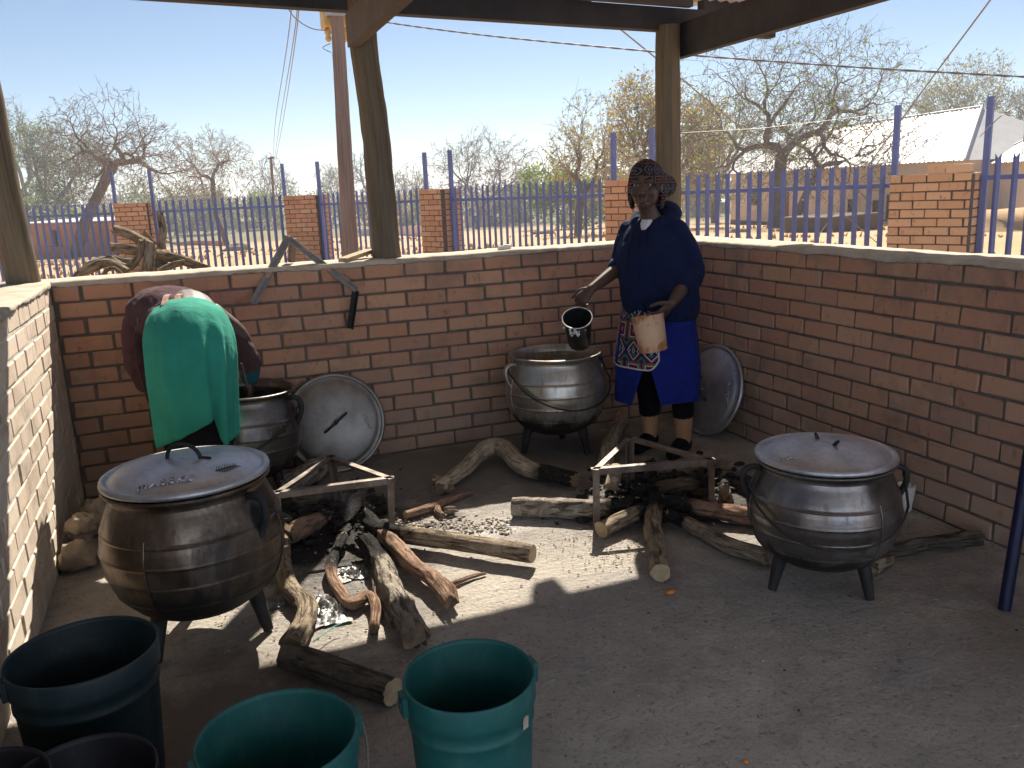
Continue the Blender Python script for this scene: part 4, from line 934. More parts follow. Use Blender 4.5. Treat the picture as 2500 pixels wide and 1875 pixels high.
# ------------------------------------------------------------------ small litter
def crumple(name, label, cat, px, py, sx, sy, h_, mat, seed, z=0, n=22):
    p = G(px, py, z); mb = MB(); vs = []
    for i in range(n):
        for j in range(n):
            u, v = i/(n-1)-.5, j/(n-1)-.5; e = max(0, 1-(2*math.hypot(u, v))**4)
            q = Vector((u*6+seed, v*6, seed)); vs.append((p.x+u*sx+.012*mn.noise(q), p.y+v*sy+.012*mn.noise(q*1.3+Vector((3, 1, 0))), z+.002+h_*e*abs(mn.noise(q*1.2)+.7*mn.noise(q*2.9))+.001))
    mb.add(vs, [(i*n+j, (i+1)*n+j, (i+1)*n+j+1, i*n+j+1) for i in range(n-1) for j in range(n-1)], flat=True)
    return solo(name, mb, mat, label, cat)
crumple('foil_wrapper', 'crumpled shiny wrapper lying between the bent log and the hooked branch', 'wrapper', 795, 1488, .16, .26, .035, 'foil', 2.)
crumple('foil_wrapper', 'small crumpled shiny wrapper in the sun by the hooked branch', 'wrapper', 860, 1400, .12, .14, .025, 'foil', 5.)
crumple('foil_wrapper', 'crumpled shiny scrap beside the leg of the big sooty pot', 'wrapper', 680, 1470, .10, .10, .02, 'foil', 8.)
mb = MB(); mb.tube(cr([tuple(G(px, py, .03)) for px, py in [(765, 1567), (790, 1548), (815, 1530), (835, 1522)]], 6), .0022, 6); solo('string', mb, 'green_string', 'green string lying on the shiny wrapper', 'string')
mb = MB(); p = G(1637, 1449); mb.ball((p.x, p.y, .006), (.022, .011, .008), 12, wob=.2, seed=3); solo('peel', mb, 'orange_peel', 'scrap of orange peel on the floor in front of the sawn log', 'peel')
mb = MB(); p = G(1820, 1862); mb.ball((p.x, p.y, .004), (.009, .007, .005), 10, wob=.3, seed=9); solo('peel', mb, 'orange_peel', 'tiny yellow crumb on the floor at the bottom edge', 'crumb')
mb = MB(); p = OY(1232, 611, 4.87)
mb.tube(cr([(p.x-.045, 4.87, 1.152), (p.x-.02, 4.87, 1.158), (p.x+.02, 4.87, 1.158), (p.x+.045, 4.88, 1.153)], 4), [.004]+[.014]*5+[.02]*6+[.006], 10, ell=.5); solo('spoon', mb, 'white', 'small white plastic spoon on the back wall capping', 'spoon')
# crumpled clear cup behind the right pot
t = thing('plastic_cup', 'crumpled pale plastic cup behind the right pot', 'cup', tuple(G(2207, 1245)))
mb = MB(); mb.lathe([(.03, .0), (.034, .05), (.044, .12), (.045, .121), (.042, .12), (.032, .05), (.028, .004), (0, .004)], 20)
for i, v in enumerate(mb.v): q = Vector(v)*30; mb.v[i] = (v[0]+.006*mn.noise(q), v[1]+.006*mn.noise(q+Vector((5, 0, 0))), v[2])
part('cup_body', mb, 'white', t)
# table leg at the right edge
t = thing('table', 'dark blue steel table leg leaning in at the right edge', 'table', tuple(G(2452, 1488)))
a = G(2452, 1488); b = OX(2502, 1180, a.x+.07)
mb = MB(); mb.tube([a, a+(b-a)*.5, a+(b-a)*1.28], .021, 16); wpart('leg', mb, 'dark_blue_tube', t)
top = a+(b-a)*1.28
mb = MB(); mb.beam((top.x-.02, top.y-.5, top.z+.012), (top.x+.02, top.y+.02, top.z+.012), .045, .024); wpart('rail', mb, 'dark_blue_tube', t, False)
mb = MB(); mb.tube([(top.x, top.y-.48, 0), (top.x, top.y-.48, top.z)], .021, 16); wpart('leg', mb, 'dark_blue_tube', t)
# ------------------------------------------------------------------ fence, pillars
FP = [Vector((-5.2, 20.1, 0)), Vector((-.88, 18.5, 0)), Vector((2.25, 17.2, 0)), Vector((4.05, 14.1, 0)), Vector((5.50, 10.1, 0)), Vector((7.12, 6.70, 0)), Vector((8.9, 3.0, 0))]
PIL = {1: (.66, 'brick_orange', 1.55), 2: (.74, 'brick_orange', 1.56), 3: (.56, 'brick_orange', 1.55), 4: (.56, 'brick_orange', 1.55), 5: (.78, 'brick_yellow', 1.60)}
pil_lab = {1: 'orange brick fence pillar behind the woodpile', 2: 'orange brick fence pillar left of the utility pole', 3: 'orange brick fence pillar between the middle post and the standing person',
           4: 'orange brick fence pillar just behind the standing person', 5: 'wide yellowish unfinished brick pillar on the far right'}
def pillar(i):
    wdt, mt, top = PIL[i]; p = FP[i]; d0 = (FP[i]-FP[i-1]).normalized(); d1 = (FP[i+1]-FP[i]).normalized(); d = (d0+d1).normalized()
    n = Vector((d.y, -d.x, 0));
    if n.dot(-p) < 0: n = -n
    t = thing('brick_pillar', pil_lab[i], 'pillar', (p.x, p.y, -.08), (0, 0, 0), 'brick fence pillars')
    dp = .44; nc = int(round((top+.08)/CP)); h_ = nc*CP
    step = nc-1 if i == 5 else nc
    mb = MB(); R = Matrix((d, n, Vector((0, 0, 1)))).transposed()
    mb.box(p+Vector((0, 0, -.08+h_/2-.01-(CP/2 if i == 5 else 0))), (wdt-.02, dp-.02, h_-.02-(CP if i == 5 else 0)), R); wpart('mortar_core', mb, 'mortar', t, False)
    D = .09
    a = p-d*(wdt/2)
    # front, back, and the two ends; z origin at pillar foot
    lay(t, (a.x, a.y, -.08) + n*0 if False else Vector((a.x, a.y, -.08))+n*(dp/2), d, 0, wdt, step, mt, 0., .1, n, D=D)
    e = p+d*(wdt/2)-n*(dp/2)
    lay(t, Vector((e.x, e.y, -.08)), n, 0, dp-D-.004, step, mt, .12, .1, d, D=D)
    e2 = p-d*(wdt/2)-n*(dp/2)
    lay(t, Vector((e2.x, e2.y, -.08)), n, 0, dp-D-.004, step, mt, .12, .1, -d, D=D)
    if i == 5:
        lay(t, Vector((a.x, a.y, -.08))+n*(dp/2), -d if False else d, 0. if (a-EYE).dot(RT) > (e-EYE).dot(RT) else wdt*.45, wdt*.55 if (a-EYE).dot(RT) > (e-EYE).dot(RT) else wdt, 1, mt, .05, .1, n, z0=step*CP, D=D)
    return t
for i in PIL: pillar(i)
def slat_mesh():
    mb = MB(); z0, z1 = -.06, 1.60; w_, t_ = .028, .006
    for s_ in (-1, 1):
        a = (0, -.004), (s_*w_, .010)
        vs = []
        for (x, y) in a:
            for dy in (0, t_):
                vs += [(x, y+dy, z0), (x, y+dy, z1-.045 if x == 0 else z1)]
        fs = [(0, 4, 5, 1), (2, 3, 7, 6), (4, 6, 7, 5), (0, 1, 3, 2), (1, 5, 7, 3), (0, 2, 6, 4)]
        mb.add(vs, fs, flat=True)
    m = mb.mesh('slat', False); m.materials.append(MAT['blue_steel']); return m
SLAT = slat_mesh()
fl = {0: 'blue palisade fence panel at the far left behind the corner post', 1: 'blue palisade fence panel behind the woodpile and the far thin pole', 2: 'short blue palisade fence panel behind the utility pole',
      3: 'blue palisade fence panel in the middle, left of the standing person', 4: 'blue palisade fence panel right of the standing person', 5: 'blue palisade fence panel at the right edge beyond the wide pillar'}
for i in range(6):
    A_, B_ = FP[i], FP[i+1]; d = (B_-A_).normalized(); wa = PIL[i][0]/2 if i in PIL else 0; wb = PIL[i+1][0]/2 if i+1 in PIL else 0
    a, b = A_+d*(wa+.01), B_-d*(wb+.01); L = (b-a).length; n = Vector((d.y, -d.x, 0)); n = -n if n.dot(-a) < 0 else n
    t = thing('palisade_fence', fl[i], 'fence', ((a.x+b.x)/2, (a.y+b.y)/2, -.05), (0, 0, 0), 'blue palisade fence panels'); rl = Vector(t.location)
    dz = .045 if i == 5 else 0
    for z in (.04, 1.37+dz):
        mb = MB(); mb.beam(a-d*.03+Vector((0, 0, z))-n*.02, b+d*.03+Vector((0, 0, z))-n*.02, .012, .045); mb.beam(a-d*.03+Vector((0, 0, z+.02))-n*.045, b+d*.03+Vector((0, 0, z+.02))-n*.045, .045, .006); wpart('rail', mb, 'blue_steel', t, False)
    k = int(L/.137); ang = math.atan2(d.y, d.x)+(PI if Vector((d.x, d.y, 0)).cross(n).z > 0 else 0)
    for j in range(1, k):
        p = a+d*(L*j/k); o = bpy.data.objects.new('slat', SLAT); COL.objects.link(o); o.parent = t
        o.location = p+Vector((0, 0, rnd.uniform(-.006, .006)+dz))-rl; o.rotation_euler = (rnd.uniform(-.006, .006), rnd.uniform(-.006, .006), ang)
    for e, sgn in ((a, 1), (b, -1)):
        mb = MB(); q = e+d*sgn*.03-n*.02
        mb.beam(q+Vector((0, 0, -.06)), q+Vector((0, 0, 2.17)), .055, .055, up=tuple(d)); wpart('post', mb, 'blue_steel', t, False)
    # razor wire
    rw = thing('razor_wire', ['loose razor wire coil on the far left fence panel', 'loose razor wire coil above the woodpile panel', 'loose razor wire coil behind the utility pole', 'loose razor wire coil above the middle fence panel', 'loose razor wire coil above the panel right of the standing person', 'loose razor wire coil above the right edge panel'][i], 'razor wire', ((a.x+b.x)/2, (a.y+b.y)/2, 1.9), (0, 0, 0), 'razor wire coils')
    mb = MB(); pts = []; turns = max(3, int(L/.55)); N = turns*18
    for j in range(N+1):
        u = j/N; th = 2*PI*turns*u; r = .23+.05*mn.noise(Vector((u*9, i*7, 0)))
        pts.append(a+d*(L*u+.10*math.sin(th*1.))+n*(r*math.cos(th)*.6)+Vector((0, 0, 1.80+r*math.sin(th)+.06*mn.noise(Vector((u*5, i*3, 2))))))
    mb.tube(pts, .0042, 4, cap=False); wpart('coil', mb, 'wire', rw)
    mb = MB(); mb.tube([a+Vector((0, 0, 2.1)), (a+b)/2+Vector((0, 0, 2.06)), b+Vector((0, 0, 2.1))], .0022, 4); wpart('straining_wire', mb, 'wire', rw)

# ------------------------------------------------------------------ utility pole and wires
pb = OD(857, 660, 13.0); pb = Vector((pb.x, pb.y, 0)); ptop = OD(822, 40, 13.0)
t = thing('utility_pole', 'weathered wooden utility pole with a yellow box near its top', 'utility pole', (pb.x, pb.y, -.1))
mb = MB(); path = cr([(pb.x, pb.y, -.1), tuple(pb+(Vector((ptop.x, ptop.y, 0))-pb)*.5+Vector((0, 0, ptop.z*.5))), (ptop.x, ptop.y, ptop.z), (ptop.x-.03, ptop.y, ptop.z+2.6)], 14); m = len(path)
mb.tube(path, [.128-.045*i/m for i in range(m)], 18, wob=.05, seed=3); wpart('pole_shaft', mb, 'pole_grey', t)
q = ptop+Vector((0, 0, .06)); mb = MB(); mb.box(q+Vector((.02, .26, .12)), (.42, .34, .62)); o = wpart('yellow_enclosure', mb, 'transformer', t, False)
bv = o.modifiers.new('b', 'BEVEL'); bv.width = .03; bv.segments = 3
mb = MB(); mb.box(q+Vector((0, -.10, -.02)), (.30, .03, .10)); mb.box(q+Vector((-.16, .0, -.02)), (.02, .24, .10)); mb.box(q+Vector((.16, .0, -.02)), (.02, .24, .10)); wpart('bracket', mb, 'grey_steel', t, False)
for dx in (-.12, .14):
    mb = MB(); mb.lathe([(0, -.38), (.03, -.37), (.05, -.33), (.035, -.28), (.055, -.24), (.04, -.18), (0, -.18)], 14, c=tuple(q+Vector((dx, .2, -.02)))); wpart('bushing', mb, 'transformer', t)
mb = MB(); mb.tube(cr([tuple(OD(px, py, 12.95)) for px, py in [(807, 106), (792, 113), (788, 117), (795, 122), (808, 128)]], 4), .006, 6); wpart('loose_wire', mb, 'cable', t)
mb = MB(); mb.tube(cr([tuple(OD(px, py, 12.85)) for px, py in [(812, 130), (820, 250), (828, 330), (845, 500), (853, 600)]], 4), .006, 6); wpart('earth_wire', mb, 'cable', t)
fp_ = T(676, 600)
dpp = depth(fp_)
t = thing('utility_pole', 'thin dark utility pole far behind the fence', 'utility pole', tuple(fp_))
tp_ = OD(661, 383, dpp); mb = MB(); mb.tube([fp_-Vector((0, 0, .2)), tp_], [.10, .075], 10); wpart('pole_shaft', mb, 'pole_grey', t)
mb = MB(); mb.beam(OD(655, 388, dpp), OD(669, 384, dpp), .10, .12); mb.beam(OD(659, 412, dpp), OD(671, 399, dpp), .05, .05); wpart('crossarm', mb, 'pole_grey', t, False)
def wire(label, pts, r, sag=0., name='power_line', cat='wire', mat='cable', twist=False):
    mb = MB(); a, b = Vector(pts[0]), Vector(pts[-1]); P_ = pts
    if len(pts) == 2: P_ = [a+(b-a)*u-Vector((0, 0, sag*4*u*(1-u))) for u in np.linspace(0, 1, 25)]
    else: P_ = cr([tuple(p) for p in pts], 14)
    if twist:
        for ph in (0, PI):
            L = 0; Q = []
            P2 = cr([tuple(p) for p in P_], 4)
            for i, p in enumerate(P2):
                if i: L += (Vector(P2[i])-Vector(P2[i-1])).length
                Q.append((p[0], p[1]+r*.9*math.cos(L*14+ph), p[2]+r*.9*math.sin(L*14+ph)))
            mb.tube(Q, r, 6)
    else: mb.tube(P_, r, 6)
    return solo(name, mb, mat, label, cat, 'overhead wires')
for i, (px, lb_) in enumerate(((718, 'left one of the three thin wires running down to the far pole'), (733, 'middle one of the three thin wires running down to the far pole'), (736, 'right one of the three thin wires running down to the far pole'))):
    e = OD(667+i*3, 386+i*3, dpp); s_ = OD(px, -40, 14); mid = [(718, 0), (733, 0), (738, 0)][i]; k = [(672, 300), (683, 300), (692, 290)][i]
    wire(lb_, [s_, OD((px*.62+k[0]*.38)-1, 120, 22), OD(k[0], k[1], 42), e], .012)
wire('slack wire curving from the roof line to the yellow box', [OD(690, -10, 12.4), OD(715, 38, 12.6), OD(755, 67, 12.8), OD(790, 74, 12.9), OD(800, 70, 13.0)], .008)
wire('thick twisted cable running from the pole across the sky to the right', [OD(880, 38, 13.1), OD(940, 54, 12.6), OD(1200, 88, 11.4), OD(1605, 127, 10), OD(1700, 136, 9.8), OD(2100, 165, 9.2), OD(2540, 190, 8.8)], .0065, twist=True)
wire('stay wire slanting down to the right behind the corner post', [OD(1490, 52, 12), OD(1605, 145, 14), OD(1800, 305, 17.5), T(2150, 600)], .012, name='stay_wire')
wire('stay wire slanting down to the left over the white roof', [OD(2440, -30, 11), OD(2173, 330, 15.5), T(1986, 592)], .012, name='stay_wire')

# ------------------------------------------------------------------ woodpile outside the back wall
def plog(label, pts, rpx, Y, mat='bark', end='cut_dark'):
    P_ = [OY(px, py, Y+dy) for px, py, dy in pts]; r = rpx*depth(P_[0])/FPX
    log(label, P_, [r]*len(P_), mat, end, absolute=True, group='woodpile outside the back wall', wob=.2)
plog('thick sawn log at the top left of the woodpile', [(279, 561, 0), (315, 573, .02), (360, 596, .05)], 13, 5.75)
plog('shorter sawn log below the top left log of the woodpile', [(281, 605, 0), (337, 615, 0), (380, 630, .05)], 10.5, 5.75)
plog('reddish pointed log leaning at the top right of the woodpile', [(351, 570, .1), (378, 600, .1), (394, 614, .1), (430, 628, .1)], 8, 5.85, 'bark_red')
plog('grey upright split log in the middle of the woodpile', [(369, 598, -.05), (364, 630, -.05), (357, 680, -.05)], 15, 5.6, 'bark_grey')
plog('crooked forked branch crossing the woodpile', [(346, 590, 0), (344, 617, 0), (321, 649, 0), (299, 650, 0), (272, 634, .02)], 9, 5.58)
plog('long log sloping down the right of the woodpile', [(378, 620, 0), (439, 634, 0), (505, 657, 0)], 12, 5.66)
plog('grey bent log at the left end of the woodpile', [(183, 684, 0), (210, 655, 0), (236, 639, .02), (280, 635, .05), (330, 640, .1)], 10, 5.7, 'bark_grey')
plog('thick bent branch low on the left of the woodpile', [(205, 662, 0), (235, 648, 0), (267, 642, 0), (303, 662, 0)], 12, 5.5)
plog('short log with a pale sawn end low on the right of the woodpile', [(390, 662, 0), (420, 648, 0), (451, 640, 0)], 8, 5.5, 'bark', 'cut')
plog('small arched branch low in the middle of the woodpile', [(249, 676, 0), (262, 659, 0), (281, 656, 0), (300, 672, 0)], 5, 5.42)
plog('short dark log behind the grey upright split log', [(376, 642, 0), (395, 646, 0), (412, 652, 0)], 10, 5.62, 'bark_dark')
plog('broken grey stump standing behind the woodpile', [(394, 640, 0), (394, 600, 0), (397, 560, 0), (391, 525, 0)], 9, 6.0, 'bark_grey')
for lv in range(5):
    for k in range(3):
        z = .05+.17*lv; y = 5.25+.22*k+(.05 if lv % 2 else 0)
        if lv == 4 and k == 2: continue
        log('log low in the woodpile, hidden behind the back wall', [(-.5+.1*rnd.random(), y, z), (.1, y+.03, z+.01), (.62+.1*rnd.random(), y, z)], [.085, .088, .08], 'bark', 'cut_dark', absolute=True, group='woodpile outside the back wall', n=10)

# ------------------------------------------------------------------ houses
def frame_at(a, b):
    a, b = Vector(a), Vector(b); u = Vector((b.x-a.x, b.y-a.y, 0)); L = u.length; u.normalize(); n = Vector((u.y, -u.x, 0))
    if n.dot(-a) < 0: n = -n
    return a, u, n, L
def opening(t, a, u, n, s0, s1, z0, z1, kind, mat_f='frame_brown', mat_p='dark_pane', name=None):
    c = a+u*((s0+s1)/2); zc = a.z+(z0+z1)/2; R = Matrix((u, n, Vector((0, 0, 1)))).transposed()
    mb = MB(); f_ = .07
    for (cx, cz, w_, h_) in (((s0+s1)/2, z0+f_/2, s1-s0, f_), ((s0+s1)/2, z1-f_/2, s1-s0, f_), (s0+f_/2, (z0+z1)/2, f_, z1-z0-2*f_), (s1-f_/2, (z0+z1)/2, f_, z1-z0-2*f_), ((s0+s1)/2, (z0+z1)/2, .045, z1-z0-2*f_)):
        p = a+u*cx; mb.box((p.x+n.x*.03, p.y+n.y*.03, a.z+cz), (w_, .10, h_), R)
    fo = wpart('window' if kind == 'w' else 'door', mb, mat_f, t, False)
    mb = MB(); mb.box((c.x+n.x*.012, c.y+n.y*.012, zc), (s1-s0-.1, .03, z1-z0-.1), R); link('pane' if kind == 'w' else 'door_leaf', mb.mesh('pane', False), mat_p, fo)
    if kind == 'w':
        mb = MB(); p = c+n*.06; mb.box((p.x, p.y, a.z+z0-.05), (s1-s0+.2, .16, .08), R); link('sill', mb.mesh('sill', False), 'mortar', fo)
def house(name, label, a, b, dep, eave, ridge, wall_m, roof_m, hip=2.5, over=.45, openings=(), sheet=.75, flat=False, base=.0):
    a, u, n, L = frame_at(a, b); t = thing(name, label, 'house', tuple(a+u*(L/2)-n*(dep/2)))
    z0 = a.z-.3; R = Matrix((u, n, Vector((0, 0, 1)))).transposed(); c = a+u*(L/2)-n*(dep/2)
    mb = MB(); mb.box((c.x, c.y, z0+(eave+.3)/2), (L, dep, eave+.3), R); wpart('wall', mb, wall_m, t, False)
    if base:
        mb = MB(); mb.box((c.x, c.y, a.z+base/2-.15), (L+.06, dep+.06, base+.3), R); wpart('plinth', mb, 'mortar', t, False)
    P3 = lambda s_, d_, z: Vector((a.x+u.x*s_-n.x*d_, a.y+u.y*s_-n.y*d_, a.z+z))
    if flat:
        mb = MB(); vs = [P3(-over, -over, eave+.05), P3(L+over, -over, eave+.05), P3(L+over, dep+over, ridge), P3(-over, dep+over, ridge)]
        vs += [v+Vector((0, 0, .07)) for v in vs]; mb.add(vs, [(3, 2, 1, 0), (4, 5, 6, 7), (0, 1, 5, 4), (1, 2, 6, 5), (2, 3, 7, 6), (3, 0, 4, 7)], flat=True); wpart('roof', mb, roof_m, t, False)
    else:
        rf = None; s0, s1, d0, d1 = -over, L+over, -over, dep+over; md = (d0+d1)/2; hp = hip
        mb = MB(); zr = ridge; ze = eave-.02
        A0, A1, A2, A3 = P3(s0, d0, ze), P3(s1, d0, ze), P3(s1, d1, ze), P3(s0, d1, ze); Ra, Rb = P3(s0+hp, md, zr), P3(s1-hp, md, zr)
        mb.quad([A0, A1, Rb, Ra]); mb.quad([A1, A2, Rb]); mb.quad([A2, A3, Ra, Rb]); mb.quad([A3, A0, Ra]); mb.quad([A3, A2, A1, A0]); rf = wpart('roof', mb, roof_m, t, False)
        N = max(4, int((s1-s0)/sheet)); nrm = (A1-A0).cross(Ra-A0).normalized()
        if nrm.z < 0: nrm = -nrm
        for i in range(N):
            sa, sb = s0+(s1-s0)*i/N, s0+(s1-s0)*(i+1)/N
            def top(s_):
                k = min(1., (s_-s0)/hp, (s1-s_)/hp); return P3(s_, d0+(md-d0)*k, ze+(zr-ze)*k)
            lift = nrm*(.02+.018*(i % 2)); vs = []
            m_ = 10
            for j in range(m_+1):
                s_ = sa+(sb-sa)*j/m_; w_ = nrm*(.022*math.cos(j/m_*2*PI*2))
                vs += [P3(s_, d0, ze)+lift+w_, top(s_)+lift+w_]
            q = MB(); q.add(vs, [(2*j, 2*j+2, 2*j+3, 2*j+1) for j in range(m_)]); link('roof_sheet', q.mesh('roof_sheet', True), roof_m, rf)
        for (p, q_) in ((A0, Ra), (A1, Rb), (Ra, Rb)):
            k = MB(); k.tube([p+Vector((0, 0, .05)), q_+Vector((0, 0, .06))], .07, 6); link('ridge_cap', k.mesh('ridge_cap'), roof_m, rf)
    for op in openings: opening(t, a, u, n, *op)
    return t
hA = T(1784, 549); hB = T(2330, 546)
hb = hA+(hB-hA)*1.0; a_, u_, n_, L_ = frame_at(hA, hB)
def salong(px, py):      # where a pixel column meets the long front wall
    d = ray(px, py); den = d.dot(n_); tt = (hA-EYE).dot(n_)/den; return (EYE+d*tt-hA).dot(u_)
ops = []
for (x0, x1, y0, y1, kd) in ((1834, 1852, 464, 495, 'w'), (1902, 1926, 461, 520, 'd'), (1958, 1970, 468, 503, 'w'), (2072, 2090, 466, 505, 'w'), (2133, 2145, 464, 505, 'w'), (2166, 2178, 448, 507, 'w')):
    s0, s1 = salong(x0, 500), salong(x1, 500); dd = depth(hA+u_*s0)
    sc = dd/FPX; yb = 549.
    z1 = (549-y0)*sc; z0 = (549-y1)*sc
    ops.append((s0, s1, z0 if kd == 'w' else .1, z1, kd, 'frame_brown', 'dark_pane' if kd == 'w' else 'red_door'))
dA = depth(hA)
house('long_house', 'long low house with a white corrugated hip roof behind the bare trees on the right', hA, hA+u_*(L_*1.02), 8.5, (549-428)*dA/FPX, (549-340)*dA/FPX*.98, 'plaster_pink', 'white_tin', hip=5., openings=ops, sheet=.8, base=.45)
# wing of the long house
wa = T(2395, 540); wb = T(2640, 560)
house('house_wing', 'brick house with a white corrugated roof at the right edge behind the wide pillar', wa, wb, 7, (540-404)*depth(wa)/FPX, (540-310)*depth(wa)/FPX, 'plaster_pink', 'white_tin', hip=3.2, sheet=.8)
a1, a2 = T(60, 634), T(275, 624)
house('hut', 'small orange plastered hut with a pale flat roof on the far left', a1, a2, 4.5, (628-545)*depth(a1)/FPX, (628-538)*depth(a1)/FPX, 'plaster_orange', 'white_tin', over=.25, flat=True, openings=[(3.4, 4.4, 1.0, 2.1, 'w')])
a1, a2 = T(372, 566), T(545, 560)
house('grey_house', 'grey block house far behind the left fence', a1, a2, 6, (566-505)*depth(a1)/FPX, (566-485)*depth(a1)/FPX, 'plaster_grey', 'grey_roof', hip=3, openings=[(2.2, 3.2, 1.0, 2.2, 'w'), (6.4, 7.5, 1.0, 2.2, 'w')])
a1, a2 = T(1135, 558), T(1190, 556)
house('grey_house', 'small house with a dark tiled roof far behind the middle fence', a1, a2, 5, (558-528)*depth(a1)/FPX, (558-497)*depth(a1)/FPX, 'plaster_pink', 'grey_roof', hip=2, openings=[(1.2, 2.0, .8, 1.9, 'w')])
a1, a2 = T(1222, 545), T(1300, 542)
house('hut', 'small hut with a pale flat roof far behind the middle fence', a1, a2, 4, (545-512)*depth(a1)/FPX, (545-506)*depth(a1)/FPX, 'plaster_pink', 'white_tin', flat=True, over=.3, openings=[(1., 1.9, .8, 1.8, 'w')])
a1, a2 = T(1715, 520), T(1765, 519)
house('hut', 'small hut with a pale roof far behind the trees right of the corner post', a1, a2, 4, (520-497)*depth(a1)/FPX, (520-490)*depth(a1)/FPX, 'plaster_grey', 'white_tin', flat=True, over=.3)
def yardwall(label, p0, p1, h_, mat):
    a, u, n, L = frame_at(T(*p0), T(*p1)); b = T(*p1); mb = MB()
    for k in range(8):
        q0 = a+(b-a)*(k/8); q1 = a+(b-a)*((k+1)/8); mb.beam(Vector((q0.x, q0.y, tz(q0.x, q0.y)+h_/2-.2)), Vector((q1.x, q1.y, tz(q1.x, q1.y)+h_/2-.2)), .2, h_+.4)
    solo('yard_wall', mb, mat, label, 'wall', smooth=False)
yardwall('low pinkish yard wall behind the middle post', (868, 565), (1030, 578), .8, 'plaster_pink')
yardwall('grey yard wall far behind the left fence', (330, 560), (640, 556), 1.3, 'plaster_grey')
yardwall('low orange terrace wall behind the left fence', (400, 590), (545, 600), .45, 'plaster_orange')
# concrete slab by the long house
mb = MB(); p = T(2030, 563); mb.box((p.x, p.y, p.z+.3), (4.2, 2.2, .7), Matrix.Rotation(.3, 3, 'Z')); mb.box((p.x, p.y, p.z+.68), (4.6, 2.6, .1), Matrix.Rotation(.3, 3, 'Z')); solo('water_tank_plinth', mb, 'mortar', 'low grey concrete plinth in front of the long house', 'plinth', smooth=False)
mb = MB(); p = T(2475, 560); mb.ball((p.x, p.y, p.z), (4.5, 3., .9), 24, wob=.2, seed=2); solo('earth_mound', mb, 'sand', 'mound of bare earth beyond the wide pillar', 'mound')

# ------------------------------------------------------------------ trees
def tubes_np(segs, sides):
    """segs: (M, 3 points, 3) with radii (M, 3) -> verts, faces"""
    P_ = np.array([s_[0] for s_ in segs]); R_ = np.array([s_[1] for s_ in segs]); M = len(P_)
    d = P_[:, 2]-P_[:, 0]; d /= np.linalg.norm(d, axis=1, keepdims=True)+1e-9
    ref = np.where(np.abs(d[:, 2:3]) > .9, np.array([[1., 0, 0]]), np.array([[0, 0, 1.]]))
    x = np.cross(d, ref); x /= np.linalg.norm(x, axis=1, keepdims=True)+1e-9; y = np.cross(d, x)
    a = np.arange(sides)*2*PI/sides
    ring = x[:, None, :]*np.cos(a)[None, :, None]+y[:, None, :]*np.sin(a)[None, :, None]
    V = P_[:, :, None, :]+ring[:, None]*R_[:, :, None, None]
    V = V.reshape(-1, 3); base = np.arange(M)*3*sides; F = []
    for i in range(2):
        for j in range(sides):
            k = (j+1) % sides; F.append(np.stack([base+i*sides+j, base+i*sides+k, base+(i+1)*sides+k, base+(i+1)*sides+j], 1))
    return V, np.concatenate(F)
def np_mesh(name, V, F, smooth=True):
    m = bpy.data.meshes.new(name); n = len(F); k = F.shape[1]
    m.vertices.add(len(V)); m.vertices.foreach_set('co', np.ascontiguousarray(V, dtype=np.float32).ravel())
    m.loops.add(n*k); m.loops.foreach_set('vertex_index', np.ascontiguousarray(F, dtype=np.int32).ravel())
    m.polygons.add(n); m.polygons.foreach_set('loop_start', np.arange(0, n*k, k, dtype=np.int32)); m.polygons.foreach_set('loop_total', np.full(n, k, dtype=np.int32))
    m.polygons.foreach_set('use_smooth', np.full(n, smooth)); m.update(calc_edges=True); return m
def grow(rg, base, pts, r0, wig=.18, trunk=None, upb=.25):
    """tree that reaches every crown point; returns list of segments (3 pts, 3 radii, n tips)"""
    segs = []; N = len(pts); tips = []
    def go(start, P_, dirn, r):
        n = len(P_)
        if n == 1:
            e = P_[0]; L = np.linalg.norm(e-start); mid = (start+e)/2+dirn*L*.12+rg.normal(0, .06*L, 3); segs.append(((start, mid, e), (r, r*.7, r*.35), 1)); tips.append((mid, e)); return
        c = P_.mean(0); v = c-start; L = np.linalg.norm(v)
        fr = rg.uniform(.28, .46) if n > 6 else rg.uniform(.4, .6)
        tgt = start+v*fr+rg.normal(0, wig*L*fr*.45, 3)+np.array([0, 0, upb*L*fr*.12])
        mid = (start+tgt)/2+dirn*L*fr*.18+rg.normal(0, wig*L*fr*.22, 3)
        nd = tgt-mid; nd /= np.linalg.norm(nd)+1e-9
        r1 = max(r*.55, r0*(n/N)**.50)
        r1 = min(r, r1); segs.append(((start, mid, tgt), (r, (r+r1)/2, r1), n))
        q = P_-tgt; q = q/(np.linalg.norm(q, axis=1, keepdims=True)+1e-9); q0 = q-q.mean(0)
        w_, V = np.linalg.eigh(q0.T@q0); ax = V[:, -1]+rg.normal(0, .25, 3); s_ = q0@ax; o = np.argsort(s_); k = int(n*rg.uniform(.33, .67)); k = min(max(k, 1), n-1)
        for grp in (o[:k], o[k:]): go(tgt, P_[grp], nd, r0*(len(grp)/N)**.50 if len(grp) < n else r1)
    start = np.array(base, float)
    if trunk is not None:
        e = np.array(trunk, float); mid = (start+e)/2+rg.normal(0, .06*np.linalg.norm(e-start), 3); segs.append(((start, mid, e), (r0*1.35, r0*1.05, r0), N)); d = e-mid; go(e, pts, d/np.linalg.norm(d), r0)
    else: go(start, pts, np.array([0, 0, 1.]), r0)
    return segs, tips
